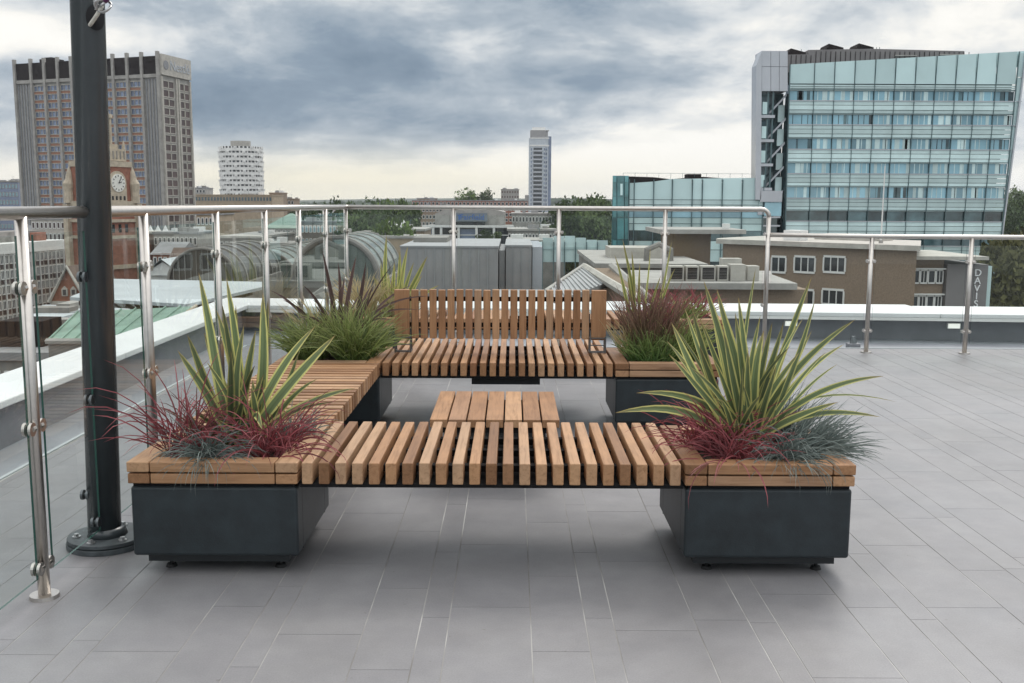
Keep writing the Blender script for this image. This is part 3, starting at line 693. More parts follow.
clump('blue_grass', 'blue fescue tuft drooping over the front rim of the front right planter', 'grass clump', (1.06, 3.775, SZ+.01), 190, .12, .28, .0036, .2, 1.35, .8, 2.9, M['fescue'], .06, 23, azr=(-2.9, .2))
clump('blue_grass', 'thick blue fescue cushion overhanging the right corner of the front right planter', 'grass clump', (1.18, 3.93, SZ), 480, .13, .30, .0038, .25, 1.35, .3, 1.6, M['fescue'], .08, 24, azr=(-1.3, 1.2))
clump('blue_grass', 'upright blue fescue tuft behind the flax of the front right planter', 'grass clump', (1.12, 4.16, SZ), 300, .16, .33, .004, .1, .95, .3, 1.2, M['fescue'], .07, 25)
# back left planter
clump('green_grass', 'leafy green sedge at the left of the planter behind the left bench', 'grass clump', (-1.28, 6.28, SZ), 520, .20, .42, .0055, .05, .95, .3, 1.7, M['green'], .10, 31)
clump('green_grass', 'big green sedge mound beside the left end of the backrest', 'grass clump', (-.99, 6.26, SZ), 760, .22, .48, .0055, .03, .95, .3, 1.6, M['green'], .12, 32)
flax('bronze_flax', 'dark bronze flax with arching leaves above the green sedge on the left', 'plant', (-1.12, 6.45, SZ), [
    (322, 250, 6.4, .05, .03), (338, 262, 6.4, .1, .03), (356, 255, 6.4, .02, .032), (366, 262, 6.5, .08, .03), (374, 285, 6.4, .1, .03), (270, 290, 6.4, .35, .024), (283, 300, 6.3, .5, .024), (303, 285, 6.4, .4, .024),
    (312, 300, 6.3, .6, .026), (395, 262, 6.5, .2, .012), (412, 285, 6.5, .4, .020), (430, 296, 6.4, .6, .018), (420, 310, 6.3, .7, .016), (392, 320, 6.2, .7, .02), (345, 275, 6.5, .1, .028), (330, 285, 6.5, .1, .028), (296, 318, 6.25, .8, .022)], M['bronze'], 26, 33, (.30, .52), .026, (.2, 1.1))
clump('straw_grass', 'pale straw coloured grass plumes behind the left sedge', 'grass clump', (-1.22, 6.52, SZ), 90, .30, .50, .006, .05, .7, .2, 1.0, M['straw'], .09, 34)
# back right planter
clump('green_grass', 'bright green grass tuft at the front of the planter right of the backrest', 'grass clump', (.88, 6.28, SZ), 560, .12, .27, .0055, .03, .9, .1, 1.2, M['green2'], .14, 41)
clump('fountain_grass', 'tall purple brown fountain grass right of the backrest', 'grass clump', (.90, 6.38, SZ), 420, .28, .55, .0065, .03, .50, .1, .9, M['plume'], .13, 42)
clump('straw_grass', 'straw coloured grass fan close to the right end of the backrest', 'grass clump', (.80, 6.45, SZ), 150, .22, .36, .006, .05, .7, .2, 1.0, M['straw'], .08, 43)
flax('flax_plant', 'slim green flax rising behind the fountain grass on the right', 'plant', (.86, 6.52, SZ), [
    (623, 238, 6.5, .02, .026), (614, 254, 6.5, .1, .024), (632, 250, 6.5, .02, .026), (640, 262, 6.5, .02, .024), (650, 246, 6.55, .05, .014), (672, 240, 6.6, .1, .016), (676, 268, 6.5, .3, .02), (661, 275, 6.5, .1, .022), (628, 272, 6.4, .05, .024)], M['phormium_y'], 5, 44, (.25, .38), .02, (.05, .5))
clump('red_seedheads', 'reddish feathery seed heads above the grass on the right', 'grass clump', (.96, 6.48, SZ), 45, .34, .50, .006, .1, .8, .1, .8, M['redgrass'], .10, 45)
clump('green_grass', 'olive sedge at the right end of the planter right of the backrest', 'grass clump', (1.08, 6.36, SZ), 420, .16, .38, .006, .05, .9, .3, 1.3, M['green'], .10, 46)
# far planters
flax('flax_plant', 'yellow striped flax standing behind the left end of the backrest', 'plant', (-1.06, 8.68, SZ), [
    (386, 235, 8.7, .0, .042), (400, 250, 8.7, .0, .042), (408, 246, 8.7, .0, .042), (394, 262, 8.6, .0, .04), (428, 256, 8.6, .08, .044), (414, 262, 8.7, .02, .04), (403, 270, 8.5, .0, .04), (440, 285, 8.6, .2, .028), (422, 275, 8.8, .05, .036), (391, 280, 8.6, .02, .036), (381, 262, 8.7, .05, .034)], M['phormium_y'], 6, 51, (.25, .42), .034, (.05, .5))
clump('straw_grass', 'straw grass tuft below the far striped flax', 'grass clump', (-.95, 8.6, SZ), 120, .2, .36, .008, .05, .8, .2, 1.0, M['straw'], .1, 52)
clump('straw_grass', 'faded straw grass at the far left behind the bronze flax', 'grass clump', (-1.27, 8.6, SZ), 160, .3, .50, .008, .05, .8, .2, 1.0, M['straw'], .10, 53)
clump('red_grass', 'distant red grass behind the right end of the backrest', 'grass clump', (1.30, 8.60, SZ), 120, .18, .38, .007, .1, 1.0, .2, 1.2, M['redgrass'], .14, 54)
clump('red_grass', 'distant red grass tuft further right on the far planter', 'grass clump', (1.60, 8.66, SZ), 90, .18, .36, .007, .1, 1.0, .2, 1.2, M['redgrass'], .10, 55)
clump('green_grass', 'dull green sedge low on the far right planter', 'grass clump', (1.45, 8.52, SZ), 240, .12, .26, .008, .1, 1.0, .3, 1.4, M['green'], .12, 56)
# ================================================================== THE TOWN
GZ = -27.0
g = MB(); g.quad((-4900, -300, GZ), (4900, -300, GZ), (4900, 4900, GZ), (-4900, 4900, GZ)); g.build('town_ground', M['asphalt'], kind='structure')
g = MB(); n = 60; rn = random.Random(5); vs = []
prof = lambda x, k: 18+8*math.sin(x/900+k)+5*math.sin(x/330+2*k)
for j, (yy, hh) in enumerate(((2300, 0), (2900, .72), (3600, 1.0), (4600, .9))):
    for i in range(n+1):
        x = -4200+8400*i/n; vs.append((x, yy, GZ-1+(prof(x, 1)+10)*hh+rn.uniform(-1, 1)*hh*2))
g._add(vs, [(j*(n+1)+i, j*(n+1)+i+1, (j+1)*(n+1)+i+1, (j+1)*(n+1)+i) for j in range(3) for i in range(n)], .5)
g.build('distant_hills', M['hill'], kind='structure')

_wc = {}
def window_mesh(w_, h_, panes, fm, gm, fr=.06, dep=.12):
    key = (round(w_, 2), round(h_, 2), panes, fm.name, gm.name, fr)
    if key in _wc: return _wc[key]
    m = MB(); m.mi = 1; pw_ = w_/panes
    for i in range(panes): m.box(-w_/2+pw_*i, -w_/2+pw_*(i+1), -.02, .02, 0, h_)
    m.mi = 0; m.box(-w_/2, w_/2, -dep, .03, -fr, fr*.4, .5); m.box(-w_/2, w_/2, -dep, .03, h_-fr*.4, h_+fr, .5)
    for i in range(panes+1):
        x = -w_/2+pw_*i; f2 = fr if i in (0, panes) else fr*.6
        m.box(x-f2/2, x+f2/2, -dep+.005, .031, fr*.4, h_-fr*.4, .5)
    o = m.build('window', [fm, gm]); me = o.data; bpy.data.objects.remove(o); _wc[key] = me; return me
class Wins:
    """windows of one building: the first hundred are parts, the rest one part"""
    def __init__(s, root): s.root = root; s.items = []
    def add(s, me, pos, ang): s.items.append((me, Vector(pos), ang))
    def flush(s, cap=100):
        s.items.sort(key=lambda it: -it[1].z); o0 = ORI[s.root.name]
        for me, p, a in s.items[:cap]:
            o = bpy.data.objects.new('window', me); COL.objects.link(o); o.parent = s.root; o.location = p-o0; o.rotation_euler = (0, 0, a)
        rest = s.items[cap:]
        if rest:
            vs = []; fs = []; mi = []; tn = []; mats = []
            for me, p, a in rest:
                b = len(vs); r_ = Matrix.Translation(p-o0) @ Matrix.Rotation(a, 4, 'Z'); vs += [r_ @ v.co for v in me.vertices]
                idx = []
                for mm in me.materials:
                    if mm not in mats: mats.append(mm)
                    idx.append(mats.index(mm))
                k = random.random()
                for pl in me.polygons: fs.append([b+i for i in pl.vertices]); mi.append(idx[pl.material_index]); tn.append(k)
            me2 = bpy.data.meshes.new('window_rows'); me2.from_pydata(vs, [], fs)
            for mm in mats: me2.materials.append(mm)
            me2.polygons.foreach_set('material_index', mi); at_ = me2.attributes.new('tone', 'FLOAT', 'FACE'); at_.data.foreach_set('value', tn)
            o = bpy.data.objects.new('window_rows', me2); COL.objects.link(o); o.parent = s.root; o['kind'] = 'stuff'
def frame(p, ang): return Matrix.Translation(Vector(p)) @ Matrix.Rotation(ang, 4, 'Z')

# ---------------- office tower with dark crown (left)
A = Vector((at(15, 70, 320).x, 320)); B = Vector((at(160, 70, 300).x, 300)); Cc = Vector((at(189, 70, 315).x, 315))
zt = zat(159, 52.5, 300)
u = (B-A); Wd = u.length; ang = math.atan2(u.y, u.x); F = frame((A.x, A.y, 0), ang)
tw = thing('office_tower', 'tall grey brown office tower with a dark crown behind the flagpole', 'tower block', (A.x, A.y, GZ))
side = Cc-B; Sd = side.length; sang = math.atan2(side.y, side.x); F2 = frame((B.x, B.y, 0), sang)
m_ = MB(); D_ = A+(Cc-B); m_.prism([tuple(A), tuple(B), tuple(Cc), tuple(D_)], GZ, zt-1.0, .5); m_.build('wall', M['concrete'], tw)
ft = zt-7.6; fh = 2.62; Wn = Wins(tw)
edges = [0]+[Wd*(.125+.0955*i) for i in range(9)]+[Wd]
for i, e in enumerate(edges):
    e = min(max(e, .35), Wd-.35); m_ = MB(F); m_.box(e-.42, e+.42, -.9, .0, GZ, zt+.35); m_.build('pier', M['concrete'], tw)
for i in range(10):
    m_ = MB(F); a, b = edges[i], edges[i+1]; m_.box(max(a, .35)+.45, min(b, Wd-.35)-.45, -.35, 0, zt-5.9, zt-.9); m_.build('crown_panel', M['dpanel'], tw)
    m_ = MB(F); m_.box(max(a, .35)+.43, min(b, Wd-.35)-.43, -.6, 0, zt-7.0, zt-6.0); m_.build('crown_sill', M['concrete'], tw)
    if i in (0, 9):
        m_ = MB(F); x = a+.9
        while x < b-.8: m_.box(x, x+.5, -.25, 0, GZ, zt-7.3); x += 1.1
        m_.build('ribbed_panel', M['greyrib'], tw)
wme = window_mesh(Wd*.0955-1.0, 1.55, 3, M['stone'], M['blueglass'], .13, .25)
rustb = MB(F)
for f_ in range(24):
    z = ft-fh*(f_+1)+.75
    for i in range(1, 9):
        xm = (edges[i]+edges[i+1])/2; Wn.add(wme, F @ Vector((xm, -.06, z)), ang)
        rustb.box(xm-2.25, xm+2.25, -.12, 0, z-.85, z-.2)
rustb.build('rust_spandrels', M['rust'], tw, kind='stuff')
# side
cols = [(.06, .235), (.245, .42), (.63, .77), (.79, .95)]
for f_ in range(24):
    z = ft-fh*(f_+1)+.5
    for a, b in cols:
        wm2 = window_mesh((b-a)*Sd, 1.95, 1, M['stone'], M['brownwin'], .18, .2); Wn.add(wm2, F2 @ Vector(((a+b)/2*Sd, -.06, z)), sang)
Wn.flush()
m_ = MB(F2)
for x in (0.3, .5*Sd, .58*Sd, Sd-.3): m_.box(x-.35, x+.35, -.5, -.0, GZ, zt-6.6)
m_.build('side_piers', M['stone'], tw)
m_ = MB(F2); m_.box(.0, Sd, -.7, 0, zt-6.2, zt-.3); m_.build('sign_fascia', M['stone'], tw)
sl = zt-3.3
text_mesh('Nestlé', 4.0, .06, 'sign_letters', M['palepanel'], tw, F2 @ Matrix.Translation((Sd*.60, -.80, sl)) @ Matrix.Rotation(math.pi/2, 4, 'X'))
m_ = MB(F2); m_.cyl((2.0, -.85, sl), (2.0, -.7, sl), 1.3, n=20); m_.build('sign_emblem', M['greyrib'], tw)
m_ = MB(F); m_.box(5, 11, 5, 9, zt-1, zt+1.0); m_.box(6, 9, 6, 8, zt+1, zt+1.6); m_.build('roof_plant', M['dpanel'], tw)

# ---------------- clock tower
Yc = 200; s_ = Yc/1000.0; cxm = at(101.5, 180, Yc).x
ct = thing('clock_tower', 'ornate red brick and stone clock tower half hidden behind the flagpole', 'clock tower', (cxm, Yc, GZ))
T = frame((cxm, Yc, 0), R(66)); hs = 33*s_/math.sqrt(2)   # half side
def zc_(py): return zat(101, py, Yc)
def ring_box(name, mtl, h, z0, z1): m = MB(T); m.box(-h, h, -h, h, z0, z1); return m.build(name, mtl, ct)
ring_box('shaft', M['redbrick'], hs*.9, GZ, zc_(203))
ring_box('clock_stage', M['redbrick'], hs*.84, zc_(203), zc_(166))
for za, zb in ((268, 264), (238, 235), (222, 219), (206, 201), (167, 161.5)): ring_box('stone_band', M['sandstone'], hs*(.98 if za > 170 else .88), zc_(za), zc_(zb))
ring_box('balustrade_stage', M['sandstone'], hs*.72, zc_(161), zc_(149))
ring_box('lantern_base', M['sandstone'], hs*.50, zc_(149), zc_(144))
for i in range(8):
    a = R(45*i+22.5); m = MB(T); r_ = hs*.46; m.cyl((r_*math.cos(a), r_*math.sin(a), zc_(144)), (r_*math.cos(a), r_*math.sin(a), zc_(118)), .33, n=8); m.build('lantern_column', M['sandstone'], ct)
m = MB(T); m.cyl((0, 0, zc_(144)), (0, 0, zc_(118)), hs*.26, n=12); m.build('lantern_core', M['darkglass'], ct)
m = MB(T); m.cyl((0, 0, zc_(118)), (0, 0, zc_(114)), hs*.55, n=16); m.build('lantern_cornice', M['sandstone'], ct)
m = MB(T); m.tube([(0, 0, zc_(114)), (0, 0, zc_(109)), (0, 0, zc_(104)), (0, 0, zc_(99)), (0, 0, zc_(90))], [hs*.44, hs*.40, hs*.22, .3, .08], 16); m.build('dome', M['concrete_d'], ct)
for sx in (-1, 1):
    for sy in (-1, 1):
        m = MB(T); m.box(sx*hs*.98-.6, sx*hs*.98+.6, sy*hs*.98-.6, sy*hs*.98+.6, GZ, zc_(204)); m.build('corner_pier', M['sandstone'], ct)
        m = MB(T); q = (sx*hs*.92, sy*hs*.92)
        m.tube([(q[0], q[1], zc_(203)), (q[0], q[1], zc_(192)), (q[0], q[1], zc_(184)), (q[0]*.97, q[1]*.97, zc_(180)), (q[0]*.95, q[1]*.95, zc_(172)), (q[0]*.95, q[1]*.95, zc_(167))], [.9, .85, 1.0, .7, .45, .1], 12)
        m.build('pinnacle', M['sandstone'], ct)
        m = MB(T); q = (sx*hs*.66, sy*hs*.66); m.tube([(q[0], q[1], zc_(149)), (q[0], q[1], zc_(145)), (q[0], q[1], zc_(140))], [.35, .3, .05], 8); m.build('finial', M['sandstone'], ct)
for k in range(4):                       # clock on each side
    Tk = T @ Matrix.Rotation(R(90*k), 4, 'Z'); yf = -hs*.84
    zc0 = zc_(183); r_ = 1.75
    m = MB(Tk); P = [(-2.2, zc_(201)), (2.2, zc_(201))]+[(2.2*math.cos(R(a)), zc0+2.3*math.sin(R(a))) for a in range(0, 181, 15)]
    m.wall(P, yf-.35, yf+.1); m.build('clock_surround', M['sandstone'], ct)
    m = MB(Tk); m.cyl((0, yf-.50, zc0), (0, yf-.30, zc0), r_, n=32); dial = m.build('clock_face', M['clock'], ct)
    m = MB(Tk)
    for a in range(12):
        t_ = R(30*a); c = Vector((math.sin(t_)*r_*.78, yf-.53, zc0+math.cos(t_)*r_*.78)); d = Vector((math.sin(t_), 0, math.cos(t_)))
        m.tube([c-d*.17, c+d*.17], .07, 6)
    m.build('hour_marks', M['black'], dial)
    m = MB(Tk); m.tube([(0, yf-.58, zc0), (r_*.46*math.sin(R(75)), yf-.58, zc0+r_*.46*math.cos(R(75)))], .10, 6); m.tube([(0, yf-.6, zc0), (r_*.75*math.sin(R(35)), yf-.6, zc0+r_*.75*math.cos(R(35)))], .07, 6); m.build('clock_hands', M['black'], dial)
    m = MB(Tk)
    for x in (-1.5, -.5, .5, 1.5): m.box(x-.22, x+.22, yf-.40, yf-.36, zc_(200), zc_(196))
    m.build('arcade_openings', M['black'], ct)
    for x in (-1.7, 0, 1.7):
        m = MB(Tk); m.box(x-.35, x+.35, -hs*.9-.08, -hs*.9, zc_(232), zc_(224)); m.build('window', M['darkglass'], ct)
    m = MB(Tk)
    for i in range(7): m.box(-hs*.6+i*hs*.2-.12, -hs*.6+i*hs*.2+.12, -hs*.74, -hs*.72, zc_(159), zc_(151))
    m.build('balustrade_panels', M['concrete_d'], ct)

# ---------------- round white tower
Yr = 650; cx_ = at(241.5, 170, Yr).x; rt = thing('round_tower', 'white eight sided tower of staggered floors standing alone against dark cloud', 'tower block', (cx_, Yr, GZ))
zr = zat(241, 147, Yr); ztop = zr; rad = 21.5*.65
for i in range(21):
    z = ztop-(i+1)*2.95; m = MB(frame((cx_, Yr, 0), R(22.5*(i % 2))))
    def octo(r): return [(r*math.cos(R(45*k)), r*math.sin(R(45*k))) for k in range(8)]
    m.mi = 0; m.prism(octo(rad), z, z+1.75, .5); m.mi = 1; m.prism(octo(rad*.93), z+1.75, z+2.95)
    m.mi = 0
    for k in range(8):
        a = octo(rad*.955)
        for q in (.0, .25, .5, .75):
            p0, p1 = Vector(a[k]), Vector(a[(k+1) % 8]); c = p0.lerp(p1, q); m.cyl((c.x, c.y, z+1.75), (c.x, c.y, z+2.95), .55 if q else 1.1, n=5)
    m.build('storey', [M['white'], M['darkglass']], rt)
m = MB(); m.cyl((cx_, Yr, ztop-.2), (cx_, Yr, ztop+3.6), rad*.45, n=16); m.build('roof_drum', M['stone'], rt)

# ---------------- slim tower in the middle
Ys = 800; k = .8; x0, x1 = at(529, 160, Ys).x, at(551.5, 160, Ys).x; zt = zat(540, 134, Ys)
st = thing('slender_tower', 'slim pale residential tower with stacked balconies rising over the centre skyline', 'tower block', ((x0+x1)/2, Ys, GZ))
m = MB(); w_ = x1-x0
m.prism([(x0+1.2, Ys), (x0+w_*.72, Ys), (x0+w_*.86, Ys+3), (x0+w_*.86, Ys+16), (x0, Ys+16), (x0, Ys+2)], GZ, zt-3, .5); m.build('wall', M['slimwall'], st)
m = MB(); m.prism([(x0+w_*.865, Ys+4), (x1, Ys+6), (x1, Ys+16), (x0+w_*.865, Ys+16)], GZ, zt-1.5, .5); m.build('glazed_side', M['blueglass'], st)
m = MB(); m.prism([(x0+2, Ys+1), (x0+w_*.7, Ys+1), (x0+w_*.84, Ys+4), (x0+w_*.84, Ys+15), (x0+1, Ys+15), (x0+1, Ys+3)], zt-3, zt+3, .5); m.build('crown', M['zinc'], st)
m = MB(); m.box(x0+2.5, x1-5, Ys+4, Ys+12, zt+3, zt+5.5); m.box(x0+1, x1-2, Ys+2, Ys+14, zt+2.9, zt+3.3); m.build('roof_cap', M['white'], st)
m = MB(); m.box(x0+.5, x1-2, Ys-.3, Ys+.5, zt-9.5, zt-8.3); m.box(x0+.5, x1-2, Ys-.3, Ys+.5, zt-3.6, zt-2.8); m.build('string_course', M['white'], st)
for i in range(26):
    z = zt-13.5-3.3*i
    m = MB(); m.mi = 0; m.box(x0+w_*.20, x0+w_*.58, Ys-.4, Ys+.1, z+1.05, z+2.9); m.mi = 1; m.box(x0+w_*.18, x0+w_*.60, Ys-1.5, Ys+.1, z, z+1.0, .5); m.build('balcony', [M['darkglass'], M['palepanel']], st)
m = MB()
for i in range(26):
    z = zt-13.5-3.3*i
    for q in (.08, .66, .76): m.box(x0+w_*q, x0+w_*(q+.045), Ys-.15, Ys+3, z+.8, z+2.6)
m.build('window_rows', M['blueglass'], st)['kind'] = 'stuff'
m = MB(); xx = xat(527, Ys); m.box(xx-1.5, x0, Ys+4, Ys+16, GZ, zat(527, 195, Ys)); m.build('side_annexe', M['concrete'], st)

# ---------------- the large glass office building, right
Yg = 165; k = Yg/1000
GPY = [130]
def gx(px, py=None): return at(px, GPY[0] if py is None else py, Yg).x
def gz(py, px=800): return zat(px, py+.0044*(px-800), Yg)
gb = thing('glass_office', 'large pale teal glass office building with a leaning right edge', 'office building', (gx(900), Yg, GZ))
TOPL, TOPR = 64.5, 50.0
def exl(py): return 790-(py-64)*.030          # left edge of the screen
def exr(py): return 1018-(py-64)*.098          # inner line of the right corner
def exo(py): return 1026.5-(py-52)*.133        # outer leaning edge
ybot = 390
def topline(px): return TOPL+(px-790)*(TOPR-TOPL)/(1026-790)
m = MB(); P = [(gx(exl(ybot))+.3, GZ), (gx(exr(ybot)), GZ), (gx(975, 64), gz(64)), (gx(exl(64), 68)+.3, gz(68))]
P = [(gx(exl(64), 70)+.6, gz(70)), (gx(exl(ybot))+.6, GZ), (gx(exr(ybot))-.3, GZ), (gx(exr(80), 80)-.3, gz(80)), (gx(975, 62), gz(62))]
m.wall(P, Yg+.6, Yg+4, .5); m.build('core', M['tealdark'], gb)
m = MB(); m.prism([(gx(800), Yg+4.01), (gx(1000), Yg+4.01), (gx(1000)*1.13, Yg+26), (gx(800)*1.13, Yg+26)], GZ, gz(66), .5); m.build('rear_block', M['palepanel'], gb)
def bayx(i, py): return exl(py)+(exr(py)-exl(py))*(.02+.98*i/11.0 if i else 0)
rows = []; yw = 90.6
bands = [(90.8, 100), (114.6, 124), (138.6, 148.6), (163, 173), (187, 197.5), (211, 220.5), (236, 245), (260, 269), (284, 293), (308, 317), (332, 341), (356, 365)]
def panelq(i, j, ya, yb, mtl, name, yoff=0, th=.15):
    xa0, xa1 = gx(bayx(i, ya), ya), gx(bayx(j, ya), ya); xb0, xb1 = gx(bayx(i, yb), yb), gx(bayx(j, yb), yb); g0 = .06
    m = MB(); m.wall([(xb0+g0, gz(yb)), (xb1-g0, gz(yb)), (xa1-g0, gz(ya)), (xa0+g0, gz(ya))], Yg+yoff, Yg+yoff+th); return m
for i in range(11):      # top screen per bay, sloping top edge
    xa, xb = bayx(i, 70), bayx(i+1, 70); m = MB()
    ta, tb_ = topline(xa), topline(xb)
    m.wall([(gx(bayx(i, 84), 83.5)+.05, gz(83.5)), (gx(bayx(i+1, 84), 83.5)-.05, gz(83.5)), (gx(xb, tb_)-.05, gz(tb_)), (gx(xa, ta)+.05, gz(ta))], Yg, Yg+.15)
    m.build('parapet_glass', M['tealA'], gb)
prev = 84.3
for r_, (ya, yb) in enumerate(bands):
    # spandrel strip above the window band, in three thin courses
    h3 = (ya-prev)/3
    for q in range(3):
        panelq(0, 11, prev+h3*q+.25, prev+h3*(q+1)-.25, None, '', .02 if q != 1 else -.04).build('spandrel_band', M['tealB'], gb)
    for i in range(11):
        if r_ >= 8: continue
        mm = panelq(i, i+1, ya, yb, None, '', .25, .1)
        o = mm.build('window', M['tealdark'] if r_ in (5, 6) else M['tealwin'], gb)  # dark rows: reflected trees put into the glass colour
        if r_ < 5:   # blinds and inner mullions seen through the glass
            s = MB(); rn = random.Random(r_*31+i)
            for q in (.28, .5, .76):
                xx = gx(bayx(i, ya), ya)+(gx(bayx(i+1, ya), ya)-gx(bayx(i, ya), ya))*(q+rn.uniform(-.1, .1)); s.box(xx, xx+rn.choice((.12, .12, .5, .8)), Yg+.22, Yg+.245, gz(yb)+.02, gz(ya)-.02)
            s.build('blind', M['tealB'] if rn.random() < .8 else M['tealdark'], o)
    prev = yb+.2
    ln = panelq(0, 11, yb+.15, yb+1.0, None, '', -.12); ln.build('white_sill', M['palepanel'], gb)
    ln = panelq(0, 11, ya-1.5, ya-1.05, None, '', -.14); ln.build('shade_rail', M['fins'], gb)
panelq(0, 11, 365.5, ybot, None, '', .02).build('spandrel_band', M['tealB'], gb)
for i in range(12):      # glazing fins
    t0 = topline(bayx(i, 70)); m = MB(); w2 = .035 if i not in (0, 11) else .08
    a0, a1 = gx(bayx(i, t0), t0), gx(bayx(i, ybot), ybot); m.wall([(a1-w2, gz(ybot)), (a1+w2, gz(ybot)), (a0+w2, gz(t0)), (a0-w2, gz(t0))], Yg-.16, Yg+.0, .5); m.build('fin', M['fins'], gb)
# leaning corner return with open glass fins
bands2 = [52+24.3*i for i in range(14)]
for ya, yb in zip(bands2, bands2[1:]):
    m = MB(); m.wall([(gx(exr(yb), yb-.6)+.1, gz(yb-.6)), (gx(exo(yb), yb-.6), gz(yb-.6)), (gx(exo(ya), ya), gz(ya)), (gx(exr(ya), ya)+.1, gz(ya))], Yg+.3, Yg+.4); m.build('corner_glass', M['tealA'], gb)
    m = MB(); m.box(gx(exr(yb))+.1, gx(exo(yb)), Yg+.1, Yg+.25, gz(yb+.2), gz(yb-.6)); m.build('corner_rail', M['palepanel'], gb)
m = MB(); m.wall([(gx(exo(ybot), ybot)-.12, gz(ybot)), (gx(exo(ybot), ybot)+.12, gz(ybot)), (gx(exo(51), 51)+.12, gz(51)), (gx(exo(51), 51)-.12, gz(51))], Yg-.1, Yg+.3); m.build('corner_mast', M['palepanel'], gb)
# notch glass right of the plant screen
m = MB(); m.wall([(gx(977, 66), gz(66)), (gx(1026, 66), gz(66)), (gx(1027, 49.5), gz(49.5)), (gx(977, 53), gz(53))], Yg+.5, Yg+.6); m.build('screen_glass', M['tealA'], gb)
# plant room
m = MB(); m.wall([(gx(787, 80), gz(80)), (gx(976, 80), gz(80)), (gx(976, 46.5), gz(46.5)), (gx(880, 44.5), gz(44.5)), (gx(816, 46), gz(46)), (gx(816, 50.5), gz(50.5)), (gx(787, 51), gz(51))], Yg+4.1, Yg+14, .5); m.build('plant_screen', M['penthouse'], gb)
m = MB()
for px in range(790, 976, 5):
    m.box(gx(px)-.04, gx(px)+.04, Yg+4.0, Yg+4.09, gz(72), gz(51.5 if px < 816 else 47.5))
m.build('screen_ribs', M['dpanel'], gb)
m = MB(); m.box(gx(900), gx(922), Yg+3.8, Yg+4.08, gz(52.2), gz(51)); m.box(gx(945), gx(970), Yg+3.8, Yg+4.08, gz(51), gz(49.8)); m.build('louvre_rows', M['concrete'], gb)
GPY[0] = 45
for px, py in ((803, 44), (842, 39), (873, 38.5)):
    m = MB(); m.wall([(gx(px-7, py+6.5), gz(py+6.5)), (gx(px+11, py+6.5), gz(py+6.5)), (gx(px+11, py+4), gz(py+4)), (gx(px-4, py), gz(py))], Yg+4.6, Yg+9); m.build('rooflight', M['dpanel'], gb)
for px in (800, 812, 838, 868, 890, 893):
    m = MB(); z = gz(48 if px < 816 else 45.5); m.cyl((gx(px), Yg+6, z), (gx(px), Yg+6, z+.7), .05, n=6); m.build('roof_mast', M['fins'], gb)
GPY[0] = 130
# left recess block
m = MB(); m.wall([(gx(754.5, 200), gz(200)), (gx(760, 200), gz(200)), (gx(761, 51.5), gz(51.5)), (gx(755.5, 66), gz(66))], Yg-.6, Yg+2.5, .5); m.build('end_wall', M['palepanel'], gb)
for a, b in ((761, 770), (770, 778.5), (778.5, 787)):
    for c, d in ((51.5, 67), (67.4, 91.5)): m = MB(); m.wall([(gx(a, d)+.03, gz(d)), (gx(b, d)-.03, gz(d)), (gx(b, c)-.03, gz(c)), (gx(a, c)+.03, gz(c))], Yg-.5, Yg+4); m.build('metal_panel', M['palepanel'], gb)
m = MB(); m.prism([(gx(762), Yg+4.2), (gx(789), Yg+4.2), (gx(789)*1.1, Yg+20), (gx(766)*1.1, Yg+20)], GZ, gz(91), .5); m.build('recess_back', M['tealdark'], gb)
for i in range(5):
    z0 = gz(101+24.3*i)
    m = MB(); m.box(gx(761.5), gx(766), Yg-.2, Yg, z0-2.1, z0-.2); m.build('recess_window', M['tealA'], gb)
    m = MB(); m.wall([(gx(770), z0-2.1), (gx(787), z0+.9), (gx(787), z0+1.3), (gx(770), z0-1.7)], Yg+1, Yg+1.4); m.build('stair_soffit', M['palepanel'], gb)
    m = MB(); m.box(gx(760.5), gx(774), Yg-.25, Yg+5, z0-2.7, z0-2.25); m.build('floor_edge', M['palepanel'], gb)
    m = MB(); m.box(gx(780), gx(786.5), Yg+1.6, Yg+1.9, z0-3.2, z0-.5); m.build('recess_window', M['tealB'], gb)
for px in (767, 772): m = MB(); m.box(gx(px)-.12, gx(px)+.12, Yg, Yg+.3, gz(195), gz(92)); m.build('recess_column', M['fins'], gb)
m = MB(); m.box(gx(762), gx(784), Yg-.6, Yg+4, gz(202), gz(191)); m.build('link_panel', M['palepanel'], gb)
m = MB(); m.box(gx(767), gx(784), Yg-.4, Yg+4, gz(216), gz(202.5)); m.build('link_window', M['tealwin'], gb)
m = MB(); m.box(gx(764), gx(784), Yg+2, Yg+6, GZ, gz(216.5)); m.build('link_base', M['tealdark'], gb)
for py in (216.5, 225, 233.5, 242): m = MB(); m.box(gx(766), gx(783), Yg-.6, Yg-.3, gz(py+1.6), gz(py)); m.build('link_rail', M['palepanel'], gb)
